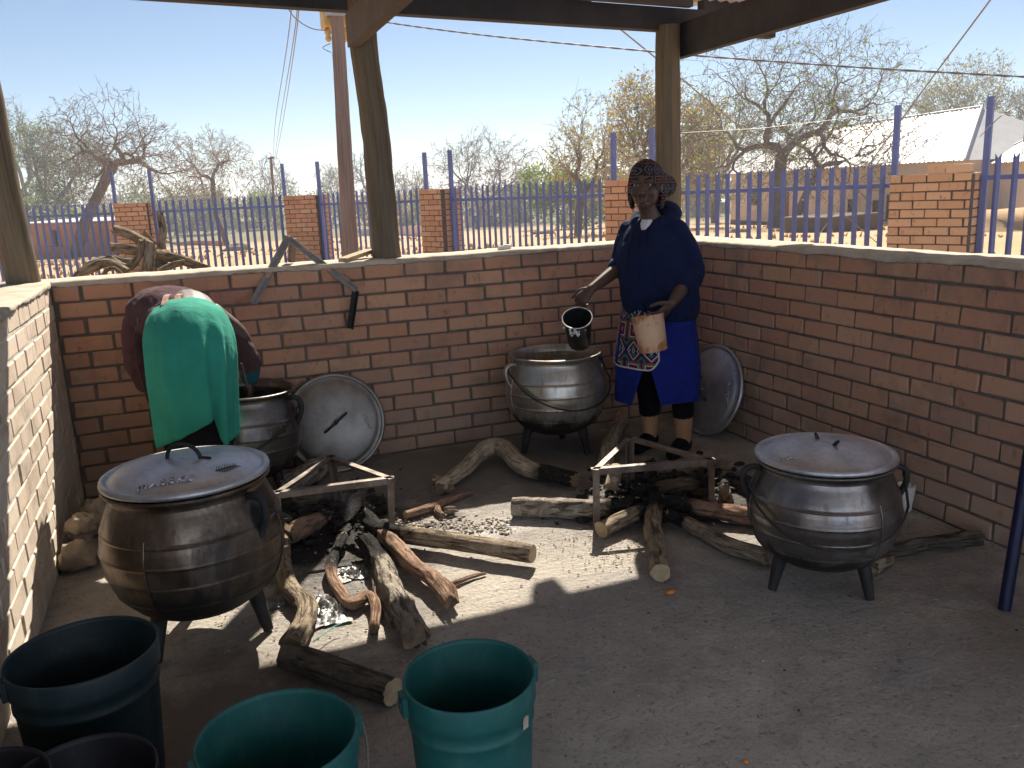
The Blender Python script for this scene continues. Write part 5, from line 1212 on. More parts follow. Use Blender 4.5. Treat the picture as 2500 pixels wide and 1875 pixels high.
def crown_points(rg, c, rad, n, lobes=7, hollow=.35):
    """uneven crown: points in several overlapping lobes of an ellipsoid"""
    L = []
    for i in range(lobes):
        a = 2*PI*(i+rg.uniform(-.3, .3))/lobes; rr = rg.uniform(.35, .75); L.append((np.array([math.cos(a)*rr, math.sin(a)*rr, rg.uniform(-.35, .55)]), rg.uniform(.32, .55)))
    L.append((np.array([0, 0, .45]), .5)); out = []
    while len(out) < n:
        l, s_ = L[rg.integers(len(L))]; v = rg.normal(0, 1, 3); v /= np.linalg.norm(v); p = l+v*s_*rg.uniform(hollow, 1)**.6
        if p[2] < -.75: continue
        out.append(p*rad+c)
    return np.array(out)
def leaves(rg, tips, n, size, spread):
    idx = rg.integers(0, len(tips), n); A_ = np.array([t_[0] for t_ in tips])[idx]; B_ = np.array([t_[1] for t_ in tips])[idx]
    u = rg.uniform(0, 1.15, (n, 1)); c = A_+(B_-A_)*u+rg.normal(0, spread, (n, 3))
    x = rg.normal(0, 1, (n, 3)); x /= np.linalg.norm(x, axis=1, keepdims=True); y = rg.normal(0, 1, (n, 3)); y -= x*(x*y).sum(1, keepdims=True); y /= np.linalg.norm(y, axis=1, keepdims=True)
    s_ = size*rg.uniform(.5, 1.2, (n, 1)); V = np.stack([c-x*s_*.9, c+y*s_*.45, c+x*s_*.9, c-y*s_*.45], 1).reshape(-1, 3)
    return V, np.arange(n*4).reshape(-1, 4)
def tree(label, base, top, x0, x1, seed, n=900, leaf=None, nleaf=0, lsize=.09, lspread=.12, ybot=None, trunk_px=None, twig='twig', lean=0., r0=None, group='trees beyond the fence', lobes=8, tw=4, depthx=.8, name='tree', flatness=1.):
    """base: ground pixel or Vector; top: pixel row of the crown top; x0..x1: pixel columns of the crown"""
    rg = np.random.default_rng(seed); b = base if isinstance(base, Vector) else T(*base); dp_ = depth(b)
    yb = ybot if ybot else 0
    c = OD((x0+x1)/2, (top+yb)/2, dp_); rx = (x1-x0)/2*dp_/FPX; rz = (yb-top)/2*dp_/FPX
    n = int(n*1.35) if n > 300 else n
    pts = crown_points(rg, np.zeros(3), np.array([1, 1, 1.]), n, lobes)
    pts[:, 0] /= np.percentile(np.abs(pts[:, 0]), 96); pts[:, 1] /= np.percentile(np.abs(pts[:, 1]), 96); z0_, z1_ = np.percentile(pts[:, 2], 2), np.percentile(pts[:, 2], 99); pts[:, 2] = -1+2*(pts[:, 2]-z0_)/(z1_-z0_)
    # camera aligned axes on the ground plane so the crown keeps its width
    ux = np.array([RT.x, RT.y, 0]); ux /= np.linalg.norm(ux); uy = np.array([-ux[1], ux[0], 0])
    W_ = np.array(c)[None]+pts[:, :1]*ux*rx+pts[:, 1:2]*uy*rx*depthx+pts[:, 2:3]*np.array([[0, 0, rz]])
    R0 = r0 if r0 else .045*rz*2**.5+.05
    tr = np.array(OD(trunk_px[0], trunk_px[1], dp_)) if trunk_px else None
    segs, tips = grow(rg, np.array(b)-np.array([0, 0, .25]), W_, R0, trunk=tr)
    t = thing(name, label, 'tree', tuple(b), (0, 0, 0), group); off = np.array(b)
    big = [s_ for s_ in segs if s_[2] > n*.045]; small = [s_ for s_ in segs if s_[2] <= n*.045]
    # extra twigs at the tips
    ext = []
    for (m_, e) in tips:
        L = np.linalg.norm(e-m_)*1.2
        for k in range(tw):
            d = (e-m_)/(np.linalg.norm(e-m_)+1e-9)+rg.normal(0, .55, 3); p1 = m_+(e-m_)*rg.uniform(.2, 1); q = p1+d*L*rg.uniform(.5, 1.); ext.append(((p1, (p1+q)/2+rg.normal(0, .08*L, 3), q), (.010, .008, .004), 0))
    mintw = .0036*dp_/20
    small = [(s_[0], tuple(max(x_, mintw*1.3) for x_ in s_[1]), 0) for s_ in small]; ext = [(s_[0], (mintw*1.1, mintw*.9, mintw*.6), 0) for s_ in ext]
    V, F = tubes_np(big, 8); link('trunk', np_mesh('trunk', V-off, F), 'tree_bark', t)
    V, F = tubes_np(small+ext, 3); cr_ = link('crown', np_mesh('crown', V-off, F), twig, t)
    if leaf:
        mats = leaf if isinstance(leaf, (list, tuple)) else [leaf]
        for q, lm in enumerate(mats):
            V, F = leaves(rg, tips, nleaf//len(mats), lsize, lspread); o = link('leaves', np_mesh('leaves', V-off, F, False), lm, cr_); o['kind'] = 'stuff'
    return t
tree('big spreading bare tree behind the orange hut on the left', (178, 630), 240, 120, 440, 11, n=1100, ybot=500, trunk_px=(262, 430), r0=.33, lobes=9)
tree('bare tree at the far left edge behind the corner post', (60, 590), 262, -60, 110, 12, n=600, ybot=500, lobes=6)
tree('dusty green tree in front of the bare trees on the far left', (120, 610), 300, 30, 235, 13, n=600, leaf=['leaf_green', 'leaf_grey'], nleaf=9000, lsize=.20, lspread=.4, ybot=505, lobes=8)
tree('bare forked tree behind the left fence', (558, 600), 325, 425, 600, 14, n=750, ybot=490, trunk_px=(520, 462), r0=.2, twig='twig_pale', leaf='leaf_green', nleaf=160, lsize=.12)
tree('small round bare tree behind the far thin pole', (655, 552), 388, 598, 722, 15, n=420, ybot=500)
tree('rusty leaved tree left of the utility pole', (815, 548), 408, 772, 862, 16, n=350, ybot=500, leaf=['leaf_rust', 'leaf_grey'], nleaf=1500, lsize=.16, lspread=.25)
tree('rusty leaved tree right of the middle post', (1000, 545), 412, 955, 1050, 17, n=350, ybot=500, leaf=['leaf_rust', 'leaf_yellow'], nleaf=1300, lsize=.16, lspread=.25)
tree('faint bare tree behind the middle post', (905, 545), 380, 850, 960, 18, n=350, ybot=500)
tree('round bare tree with brown leaves behind the middle fence', (1165, 560), 333, 1045, 1315, 19, n=800, ybot=500, leaf='leaf_rust', nleaf=500, lsize=.15, lspread=.2)
tree('pale bare tree left of the corner post', (1410, 575), 245, 1335, 1545, 20, n=800, ybot=500, twig='twig_pale', lobes=8, leaf='leaf_yellow', nleaf=1500, lsize=.12)
tree('yellow and rust leaved tree behind the corner post', (1585, 560), 195, 1480, 1760, 21, n=800, ybot=510, leaf=['leaf_yellow', 'leaf_rust', 'leaf_yellow'], nleaf=10000, lsize=.17, lspread=.38, lobes=9)
tree('huge dark bare tree in front of the long house', (1888, 557), 105, 1640, 2190, 22, n=1500, ybot=480, trunk_px=(1905, 400), r0=.36, lobes=10, leaf=['leaf_green'], nleaf=3000, lsize=.12, lspread=.25)
tree('second bare tree with a bent trunk in front of the long house', (1935, 552), 200, 1850, 2210, 23, n=700, ybot=460, trunk_px=(1985, 440), r0=.22, leaf=['leaf_grey'], nleaf=800, lsize=.10, lspread=.15)
tree('reddish brown bushy tree right of the corner post', (1745, 545), 215, 1655, 1850, 28, n=600, ybot=500, leaf=['leaf_rust', 'leaf_yellow'], nleaf=3000, lsize=.13, lspread=.25)
tree('leafy grey green tree behind the white roof on the right', (2350, 500), 160, 2215, 2480, 24, n=700, ybot=400, leaf=['leaf_grey', 'leaf_yellow'], nleaf=9000, lsize=.24, lspread=.45, lobes=9)
tree('leafy grey green tree at the right edge behind the white roof', (2480, 500), 215, 2420, 2580, 25, n=400, ybot=400, leaf=['leaf_grey'], nleaf=1500, lsize=.22, lspread=.3)
# shrubs along the yards
SH = [((470, 575), 455, 400, 540, 'leaf_yellow', 'yellow green shrub below the forked tree'), ((640, 560), 470, 585, 700, 'leaf_green', 'green shrub behind the far thin pole'), ((1240, 553), 430, 1180, 1330, 'leaf_grey', 'grey green shrub beside the flat roofed hut'),
      ((1370, 560), 405, 1285, 1470, 'leaf_green', 'large green shrub left of the standing person'), ((1500, 555), 430, 1440, 1600, 'leaf_yellow', 'yellow green shrub behind the standing person'), ((1690, 530), 400, 1650, 1760, 'leaf_yellow', 'yellow shrub right of the corner post'),
      ((270, 560), 470, 200, 330, 'leaf_grey', 'grey shrub behind the first pillar'), ((350, 560), 440, 290, 420, 'leaf_grey', 'tall thorny grey shrub behind the woodpile'), ((760, 550), 480, 715, 800, 'leaf_green', 'green shrub by the low wall left of the pole'),
      ((950, 560), 490, 905, 1010, 'leaf_yellow', 'yellow shrub right of the middle post'), ((90, 600), 450, 20, 160, 'leaf_green', 'green shrub at the far left'), ((1060, 552), 470, 1010, 1120, 'leaf_rust', 'brown shrub left of the tiled house'), ((1830, 540), 450, 1790, 1880, 'leaf_grey', 'grey shrub by the end of the long house')]
for i, (b_, tp__, x0, x1, lf, lb_) in enumerate(SH):
    tree(lb_, b_, tp__, x0, x1, 40+i, n=260, ybot=b_[1]-4, leaf=[lf, 'leaf_green' if i % 2 else 'leaf_grey'], nleaf=4800, lsize=.22, lspread=.32, tw=1, name='shrub', group='shrubs in the yards beyond the fence', r0=.05, lobes=6)
# far belt of bush
for i in range(26):
    az = math.radians(-12+i*2.6+rnd.uniform(-.6, .6)); D = rnd.uniform(105, 185); x, y = D*math.sin(az), D*math.cos(az); b_ = Vector((x, y, tz(x, y)))
    p = b_-EYE; px = PW/2+FPX*p.dot(RT)/p.dot(FW); py = PH/2-FPX*p.dot(UP)/p.dot(FW); hh = rnd.uniform(4.5, 8)*FPX/p.dot(FW); ww = rnd.uniform(6, 11)*FPX/p.dot(FW)/2
    tree('small distant tree in the low belt along the horizon', b_, py-hh, px-ww, px+ww, 100+i, n=150, ybot=py-4, leaf=['leaf_grey', 'leaf_rust' if i % 3 == 0 else 'leaf_green'], nleaf=900, lsize=.38, lspread=.6, tw=1, name='distant_tree', group='distant bush at the horizon', r0=.12, lobes=6)
# dry grass on the ground beyond the wall
def grass():
    rg = np.random.default_rng(3); n = 9000; V = []
    r = rg.uniform(9, 60, n); az = rg.uniform(-.35, .95, n); x, y = r*np.sin(az), r*np.cos(az); keep = []
    for i in range(n):
        v = mn.noise(Vector((x[i]*.16, y[i]*.16, 1.)))
        left = (x[i]*.94-y[i]*.34) < -2.0
        if v > (.02 if left else .22): keep.append(i)
    for i in keep:
        z = tz(x[i], y[i]); h_ = rg.uniform(.05, .22); a = rg.uniform(0, 6.3); c_, s_ = math.cos(a)*.03*(1+r[i]/30), math.sin(a)*.03*(1+r[i]/30); dx, dy = rg.normal(0, .05, 2)
        V.append([(x[i]-c_, y[i]-s_, z-.02), (x[i]+c_, y[i]+s_, z-.02), (x[i]+dx, y[i]+dy, z+h_)])
    V = np.array(V).reshape(-1, 3); o = link('dry_grass', np_mesh('dry_grass', V, np.arange(len(V)).reshape(-1, 3), False), 'dry_grass'); o['kind'] = 'stuff'; o['label'] = 'dry grass tufts on the ground beyond the wall'
grass()
for i, (px, py, s_, lb_) in enumerate(((1100, 560, .5, 'pile of stones far left of the flat roofed hut'), (300, 632, .28, 'stone on the ground left of the woodpile'), (580, 612, .45, 'low heap of earth under the forked tree'), (1330, 572, .4, 'heap of rubble behind the middle fence'), (1800, 568, .3, 'fallen branch heap left of the huge bare tree'))):
    p = T(px, py); mb = MB(); mb.ball((p.x, p.y, p.z+s_*.2), (s_*1.8, s_, s_*.6), 14, wob=.4, seed=i*3+1); solo('earth_heap', mb, 'rubble', lb_, 'heap', 'heaps on the ground beyond the fence')

# thin smoke over the left fire
def smoke():
    k = NB('thin_smoke'); nt_ = k.t; nt_.nodes.remove(k.b); out = [q for q in nt_.nodes if q.type == 'OUTPUT_MATERIAL'][0]
    pv = k.n('ShaderNodeVolumePrincipled'); pv.inputs['Color'].default_value = (.8, .82, .86, 1)
    p = k.obj(); n = k.ramp(k.noise(k.map(p, (1, 1, .5)), 16, 4, .6, 1.), [(.45, 0.), (.75, 1.)])
    x, y, z = k.sep(p); r = k.math('SQRT', k.math('ADD', k.math('MULTIPLY', x, x), k.math('MULTIPLY', y, y)))
    fall = k.math('MULTIPLY', k.ramp(k.math('DIVIDE', r, .11), [(.2, 1.), (1., 0.)]), k.ramp(k.math('DIVIDE', z, .26), [(.0, 1.), (.95, 0.)]))
    k.l(k.math('MULTIPLY', k.math('MULTIPLY', n, fall), 9.), pv.inputs['Density']); k.l(pv.outputs[0], out.inputs['Volume'])
    mb = MB(); mb.ball((0, 0, .13), (.12, .12, .14), 16); c = G(832, 1285); o = link('smoke', mb.mesh('smoke'), k.m, None, (c.x, c.y, .03)); o['kind'] = 'stuff'; o['label'] = 'thin smoke rising from the left fire'
smoke()

# hazy dry-season air
def haze():
    k = NB('dry_season_haze'); k.t.nodes.remove(k.b); out = [q for q in k.t.nodes if q.type == 'OUTPUT_MATERIAL'][0]
    pv = k.n('ShaderNodeVolumePrincipled'); pv.inputs['Color'].default_value = (.90, .93, 1.0, 1); pv.inputs['Density'].default_value = HAZE; pv.inputs['Anisotropy'].default_value = .35
    k.l(pv.outputs[0], out.inputs['Volume'])
    mb = MB(); mb.box((0, 0, 6.), (4950, 4950, 28.)); o = link('haze', mb.mesh('haze', False), k.m); o['kind'] = 'stuff'; o['label'] = 'thin dusty haze in the air'
HAZE = .0010
haze()
# ------------------------------------------------------------------ people
def limb(mb, pts, rad, n=16, k=5):
    pr = cr([tuple(p)+(r,) for p, r in zip(pts, rad)], k); mb.tube([p[:3] for p in pr], [p[3] for p in pr], n)
    for p, r in ((pts[0], rad[0]), (pts[-1], rad[-1])): mb.ball(p, r, 12)
def hand(mb, wrist, d, pn, side, curl=(.5, .7, .6), spread=.10, scale=1., thumb=None):
    """d: wrist to knuckles, pn: the way the palm faces, side: towards the thumb"""
    d = Vector(d).normalized(); pn = Vector(pn); pn = (pn-d*pn.dot(d)).normalized(); s_ = Vector(side); s_ = (s_-d*s_.dot(d)-pn*s_.dot(pn)).normalized(); w0 = Vector(wrist); k = scale
    mb.loft([(w0-d*.015*k, s_*.027*k, pn*.020*k), (w0+d*.02*k, s_*.031*k, pn*.019*k), (w0+d*.055*k, s_*.041*k, pn*.017*k), (w0+d*.088*k, s_*.041*k, pn*.014*k)], 16, 3)
    for i, (off, L) in enumerate(((.031, .068), (.0105, .076), (-.010, .070), (-.030, .056))):
        p = w0+d*(.085-.006*abs(i-1))*k+s_*off*k; a = 0.; fd = (d+s_*(off/.03)*spread).normalized(); pts, rr = [p-fd*.012*k], [.0095*k]
        for j, (fr, c) in enumerate(zip((.45, .30, .25), curl)):
            pts.append(p); rr.append((.0095-.0008*j)*k); a += c; p = p+(fd*math.cos(a)+pn*math.sin(a))*L*fr*k
        pts.append(p); rr.append(.0068*k); limb(mb, pts, rr, 10, 3)
    td = (d*.55+s_*.75+pn*(.35 if thumb is None else thumb)).normalized(); p = w0+d*.022*k+s_*.024*k
    limb(mb, [p, p+td*.034*k, p+(td*.050+d*.016+pn*.008)*k, p+(td*.058+d*.040+pn*.018)*k], [.015*k, .0125*k, .0105*k, .0085*k], 10, 3)
def ring(c, u, v): return (Vector(c), Vector(u), Vector(v))
# ---- standing person
O_ = Vector((2.44, 4.10, 0)); l_ = Vector((.56, -.83, 0)).normalized(); f_ = Vector((-.83, -.56, 0)).normalized(); Z = Vector((0, 0, 1))
def Wl(a, b, z): return O_+l_*a+f_*b+Z*z
pA = thing('person', 'standing person in navy hooded top and blue skirt pouring from a black jug', 'person', tuple(O_))
hf = Vector((-.66, -.75, 0)).normalized(); hl = Vector((-hf.y, hf.x, 0)); HC = Wl(-.085, .065, 1.487)
HS = 1.10
def Hd(a, b, z): return HC+(hl*a+hf*b+Z*z)*HS
HR = Matrix((hl, hf, Z)).transposed()*HS
rh_w = Wl(-.325, .255, .948); rh_d = (OD(1408, 742, depth(Wl(-.37, .31, .90)))-rh_w)
lh_w = Wl(.150, .235, .888); lh_d = Wl(.085, .30, .80)-lh_w
def body_A():
    mb = MB()
    mb.ball(Hd(0, -.012, .022), (.073, .088, .088), 26, HR); mb.ball(Hd(0, .004, -.030), (.064, .078, .082), 24, HR); mb.ball(Hd(0, .042, -.082), (.034, .030, .026), 16, HR)   # skull, jaw, chin
    for s_ in (-1, 1):
        mb.ball(Hd(.037*s_, .052, -.028), (.026, .024, .026), 14, HR); mb.ball(Hd(.030*s_, .074, .024), (.024, .012, .009), 12, HR)      # cheek, brow
        mb.ball(Hd(.074*s_, -.010, -.006), (.010, .020, .030), 12, HR); mb.ball(Hd(.013*s_, .087, -.034), (.0105, .011, .009), 10, HR)    # ear, nostril
    limb(mb, [Hd(0, .076, .012), Hd(0, .086, -.010), Hd(0, .098, -.030)], [.009, .0105, .0125], 10, 3)
    mb.ball(Hd(0, .081, -.058), (.022, .012, .0075), 12, HR); mb.ball(Hd(0, .079, -.071), (.020, .012, .0085), 12, HR)                 # lips
    mb.loft([ring(Wl(-.075, .01, 1.27), l_*.075, f_*.065), ring(Wl(-.08, .02, 1.33), l_*.055, f_*.055), ring(Hd(0, -.012, -.09), hl*.05, hf*.052), ring(Hd(0, -.005, -.03), hl*.05, hf*.055)], 18, 4)
    mb.loft([ring(Wl(-.02, 0, .80), l_*.15, f_*.11), ring(Wl(-.04, .01, .98), l_*.14, f_*.11), ring(Wl(-.07, .01, 1.15), l_*.15, f_*.10), ring(Wl(-.08, .0, 1.24), l_*.13, f_*.07), ring(Wl(-.08, .01, 1.30), l_*.06, f_*.055)], 24, 4)
    limb(mb, [Wl(.07, 0, 1.22), Wl(.13, -.03, 1.05), Wl(.145, .02, 1.0), Wl(.145, .15, .925), lh_w], [.05, .042, .042, .036, .026])
    limb(mb, [Wl(-.24, 0, 1.22), Wl(-.27, .0, 1.08), Wl(-.265, .05, 1.045), Wl(-.30, .17, .985), rh_w], [.05, .042, .040, .034, .025])
    hand(mb, lh_w, lh_d, -l_*.75+f_*.1-Z*.1, f_*.7+Z*.3-l_*.2, curl=(.35, .55, .5), spread=.25)
    hand(mb, rh_w, rh_d, -Z*.5-f_*.6-l_*.2, -l_*.2+f_*.5+Z*.2, curl=(.9, 1.0, .7), spread=.06)
    for s_, fx in ((-1, .0), (1, .0)):
        x = .105*s_; limb(mb, [Wl(x*.9-.01, 0, .82), Wl(x, .02, .50), Wl(x, .0, .28), Wl(x, -.01, .06), Wl(x, .08, .035)], [.085, .062, .05, .034, .03])
    return fuse('body', mb, .0045, 2, fac=.35)
o = wpart('body', body_A(), 'skin', pA)
for s_ in (-1, 1):
    mb = MB(); mb.ball(Hd(.030*s_, .0705, .006), (.0135, .0065, .0062), 12, HR); e = wpart('eye', mb, 'eye_white', pA)
    mb = MB(); mb.ball(Hd(.029*s_, .0752, .006), (.0055, .0030, .0056), 10, HR); q = link('iris', mb.mesh('iris'), 'eye_dark', e)
    mb = MB(); mb.tube(cr([tuple(Hd(.014*s_, .083, .028)), tuple(Hd(.030*s_, .080, .034)), tuple(Hd(.046*s_, .066, .029))], 4), [.002, .003, .0035, .0035, .0035, .0035, .003, .0025, .0015], 8); wpart('eyebrow', mb, 'eye_dark', pA)
mb = MB(); mb.ball(Hd(0, .0835, -.0585), (.0215, .0105, .0062), 12, HR); mb.ball(Hd(0, .0820, -.0715), (.0195, .0105, .0072), 12, HR); wpart('lips', fuse('lips', mb, .002, 1), 'lip', pA)
# headscarf: cap, band, nape flap and knot tails
def scarf_A():
    mb = MB(); mb.ball(Hd(0, -.022, .030), (.085, .094, .098), 28, HR)
    mb.loft([ring(Hd(0, .022, .066), hl*.080, (hf*.35+Z*.9)*.022), ring(Hd(0, .0, .05), hl*.086, (hf*.4+Z*.9)*.05), ring(Hd(0, -.03, .03), hl*.088, (hf*.5+Z*.8)*.075)], 24, 3)
    dq = (hl*.75-hf*.66).normalized(); dn = Vector((-dq.y, dq.x, 0))
    mb.loft([ring(Hd(0, -.04, .03), dn*.085, Z*.088), ring(Hd(.035, -.075, .012), dn*.070, Z*.080), ring(Hd(.075, -.105, .0), dn*.045, Z*.066), ring(Hd(.105, -.13, -.004), dn*.022, Z*.045), ring(Hd(.122, -.145, -.006), dn*.008, Z*.022)], 20, 4)
    for s_ in (-1, 1): limb(mb, [Hd(.076*s_, -.02, .01), Hd(.080*s_, -.03, -.05), Hd(.072*s_, -.035, -.10)], [.016, .016, .012], 10)
    mb.ball(Hd(0, -.06, -.06), (.07, .05, .05), 16, HR)
    return mb
wpart('headscarf', wrinkle(fuse('headscarf', scarf_A(), .005, 4), .004, 22), 'scarf', pA)
mb = MB(); mb.tube(cr([tuple(Hd(.06, -.08, -.085)), tuple(Hd(.085, -.09, -.105)), tuple(Hd(.12, -.10, -.110))], 5), [.006]*6+[.004]*5, 8); wpart('scarf_tie', mb, 'black_cloth', pA)
# hooded top
def fold1(a, t_): return .018*math.sin(3*a+t_*7)+.012*math.sin(7*a-t_*11)
def top_A():
    mb = MB()
    mb.loft([ring(Wl(-.015, .0, .765), l_*.195, f_*.145), ring(Wl(-.02, .008, .80), l_*.215, f_*.165), ring(Wl(-.03, .015, .90), l_*.222, f_*.182), ring(Wl(-.05, .02, 1.02), l_*.212, f_*.178), ring(Wl(-.07, .02, 1.13), l_*.205, f_*.168), ring(Wl(-.08, .005, 1.22), l_*.178, f_*.125), ring(Wl(-.08, .0, 1.275), l_*.125, f_*.088), ring(Wl(-.08, .0, 1.31), l_*.075, f_*.07)], 36, 5, fold=fold1)
    limb(mb, [Wl(.045, -.01, 1.235), Wl(.105, -.03, 1.13), Wl(.135, -.035, 1.03), Wl(.145, .015, .985), Wl(.145, .075, .965)], [.078, .075, .070, .067, .060])
    limb(mb, [Wl(-.215, -.01, 1.235), Wl(-.255, -.015, 1.14), Wl(-.272, .0, 1.07), Wl(-.270, .045, 1.045)], [.075, .068, .060, .052])
    for q, r in ((Wl(.145, .085, .962), .062), (Wl(-.272, .055, 1.04), .053)): mb.ball(q, (r, r*.8, r), 14)
    # hood lying on the shoulders and back
    pts = [Wl(-.08+.098*math.cos(t), -.035+.105*math.sin(t)*1.0, 1.315-.035*math.sin(t)) for t in np.linspace(-1.25*PI, .25*PI, 15)]
    pr = cr([tuple(p) for p in pts], 3); mb.tube(pr, [.030+.020*math.sin(PI*i/(len(pr)-1)) for i in range(len(pr))], 14)
    mb.loft([ring(Wl(-.08, -.10, 1.31), l_*.09, Z*.05), ring(Wl(-.08, -.14, 1.25), l_*.10, Z*.06), ring(Wl(-.08, -.15, 1.17), l_*.07, Z*.04)], 18, 4)
    return mb
wpart('hooded_top', wrinkle(fuse('hooded_top', top_A(), .0065, 5), .006, 10), 'navy', pA)
mb = MB(); mb.tube(cr([tuple(Wl(-.085, .135, 1.245)), tuple(Wl(-.078, .182, 1.14)), tuple(Wl(-.06, .196, 1.02)), tuple(Wl(-.04, .198, .90)), tuple(Wl(-.025, .176, .79))], 5), .0035, 6); wpart('zip', mb, 'black_cloth', pA)
for s_ in (-1, 1):
    mb = MB(); mb.tube(cr([tuple(Wl(-.085+.045*s_, .125, 1.265)), tuple(Wl(-.082+.05*s_, .175, 1.16)), tuple(Wl(-.075+.05*s_, .192, 1.07))], 5), .003, 6); wpart('drawstring', mb, 'black_cloth', pA)
mb = MB(); mb.loft([ring(Wl(-.08, .06, 1.31), l_*.035, f_*.018), ring(Wl(-.08, .078, 1.285), l_*.030, f_*.018), ring(Wl(-.082, .098, 1.258), l_*.012, f_*.014)], 16, 3); wpart('tee_shirt', mb, 'white_cloth', pA)
# skirt with a slit
def skirt_A():
    mb = MB(); nz, nt = 26, 90; th0, V = 0, []
    for i in range(nz):
        u = i/(nz-1); z = .86-.555*u; ra = .205+.045*min(1, u*1.6)+.0*u; rb = .165+.035*u; gap = max(0, (u-.50)/.5)*.36
        for j in range(nt+1):
            t = j/nt; th = math.radians(84)+gap+(2*PI-2*gap)*t if True else 0
            k = 1+.035*u*math.sin(5*th+1.2)+.02*u*math.sin(11*th)+.012*math.sin(3*th+u*3)
            lift = .012*math.sin(th*2+.5)*u
            V.append(Wl(-.045-.01*u+ra*k*math.cos(th), rb*k*math.sin(th), z+lift))
    o = len(V); V += [v-(v-Wl(-.02, 0, v.z)).normalized()*.006 for v in V]
    F = []; uv = []
    for i in range(nz-1):
        for j in range(nt):
            a, b, c, d = i*(nt+1)+j, i*(nt+1)+j+1, (i+1)*(nt+1)+j+1, (i+1)*(nt+1)+j
            F.append((a, d, c, b)); F.append((o+a, o+b, o+c, o+d))
    mb.add(V, F); return mb
wpart('skirt', wrinkle(skirt_A().mesh('skirt'), .003, 10, (1, 1, .3)), 'royal', pA)
def apron_A():
    mb = MB(); nz, nt = 20, 34; V, UV = [], []
    for i in range(nz+1):
        u = i/nz
        for j in range(nt+1):
            v = j/nt; e = max(0, abs(v-.5)*2-.72)/.28; z = .865-.36*u*(1-.16*e**2.2)
            th = math.radians(172-98*v-4*u*(v > .5)); uu = (.86-z)/.555; ra = .205+.045*min(1, uu*1.6); rb = .165+.035*uu
            k = 1.055+.02*math.sin(9*th)*u+.01*math.sin(4*th+2)
            V.append(Wl(-.035-.01*uu+ra*k*math.cos(th), rb*k*math.sin(th), z)); UV.append((v*.42, z))
    F = [(i*(nt+1)+j, (i+1)*(nt+1)+j, (i+1)*(nt+1)+j+1, i*(nt+1)+j+1) for i in range(nz) for j in range(nt)]
    mb.add(V, F, [[UV[q] for q in f] for f in F]); edge = [V[i*(nt+1)] for i in range(nz+1)]+[V[nz*(nt+1)+j] for j in range(1, nt+1)]+[V[i*(nt+1)+nt] for i in range(nz-1, -1, -1)]
    return mb, edge
mb, edge = apron_A(); ap = wpart('apron', mb, 'print', pA)
mb = MB(); mb.tube(edge, .0048, 8); link('piping', mb.mesh('piping'), 'white_cloth', ap)
for s_, zc in ((-1, .22), (1, .23)):
    x = .105*s_
    mb = MB(); limb(mb, [Wl(x*.8, .01, .62), Wl(x, .02, .46), Wl(x, .0, .32), Wl(x, -.004, zc)], [.088, .076, .066, .060]); wpart('legging', mb, 'black_cloth', pA)
    mb = MB(); limb(mb, [Wl(x, -.004, zc+.005), Wl(x, -.008, .16), Wl(x, -.008, .09), Wl(x, .0, .06)], [.055, .052, .044, .042]); wpart('sock', mb, 'sock', pA)
    mb = MB(); mb.loft([ring(Wl(x, -.065, .038), l_*.022, Z*.03), ring(Wl(x, -.04, .045), l_*.040, Z*.045), ring(Wl(x, .02, .047), l_*.044, Z*.050), ring(Wl(x*1.03, .09, .035), l_*.048, Z*.036), ring(Wl(x*1.05, .15, .026), l_*.042, Z*.027), ring(Wl(x*1.05, .185, .022), l_*.015, Z*.018)], 20, 4); wpart('shoe', mb, 'black_cloth', pA)
# jug in the right hand, container in the left
def vessel(name, label, cat, base, axis, r0, r1, L, mat, group=None, th=.004):
    ax = Vector(axis).normalized(); R = ax.to_track_quat('Z', 'Y').to_euler(); t = thing(name, label, cat, tuple(base), tuple(R), group)
    prof = [(0, 0), (r0-.008, 0), (r0, .006), (r0+(r1-r0)*.5, L*.5), (r1, L-.006), (r1+.003, L-.003), (r1+.002, L), (r1-.003, L), (r1-th, L-.01), (r0-th+(r1-r0)*.5, L*.5), (r0-th, .008), (0, .008)]
    mb = MB(); mb.lathe(prof, 48); part(name+'_body', mb, mat, t); return t, R
dj = depth(Wl(-.37, .31, .90)); rimc = OD(1409, 776, dj-.02); v_ = (EYE-rimc).normalized(); axj = v_*.70+(Z-v_*Z.dot(v_)).normalized()*.71-RT*.06
t, R = vessel('jug', 'black plastic jug tipped over the open pot in the right hand', 'jug', rimc-axj.normalized()*.205, axj, .062, .080, .205, 'black_plastic')
mb = MB(); hd = Matrix.Rotation(0, 3, 'Z'); Ri = Matrix(R.to_matrix()).inverted(); upl = (Ri @ (rh_w+Vector(rh_d)*.5-rimc)); ha = math.atan2(upl.y, upl.x); H_ = lambda r, z: (r*math.cos(ha), r*math.sin(ha), z)
mb.tube(cr([H_(.078, .19), H_(.105, .195), H_(.118, .165), H_(.110, .11), H_(.070, .07)], 5), .009, 10); part('handle', mb, 'black_plastic', t)
mb = MB(); mb.tube([(.0825*math.cos(q), .0825*math.sin(q), .2045) for q in np.linspace(0, 2*PI, 49)], .0022, 6, cap=False); part('rim', mb, 'white', t)
mb = MB(); dn = ha+PI
for k in range(26):
    q = dn+rnd.gauss(.1, .28); z = .2-abs(rnd.gauss(0, .035)); r = .062+(.018)*z/.205+.003; mb.ball((r*math.cos(q), r*math.sin(q), z), (rnd.uniform(.003, .009),)*2+(rnd.uniform(.003, .010),), 6, wob=.3, seed=k)
so2 = part('food_residue', mb, 'white', t); so2['kind'] = 'stuff'
dm = depth(Wl(.0, .34, .82)); b0 = OD(1596, 858, dm); t0 = OD(1580, 772, dm)
axm = (t0-b0)+v_*.02
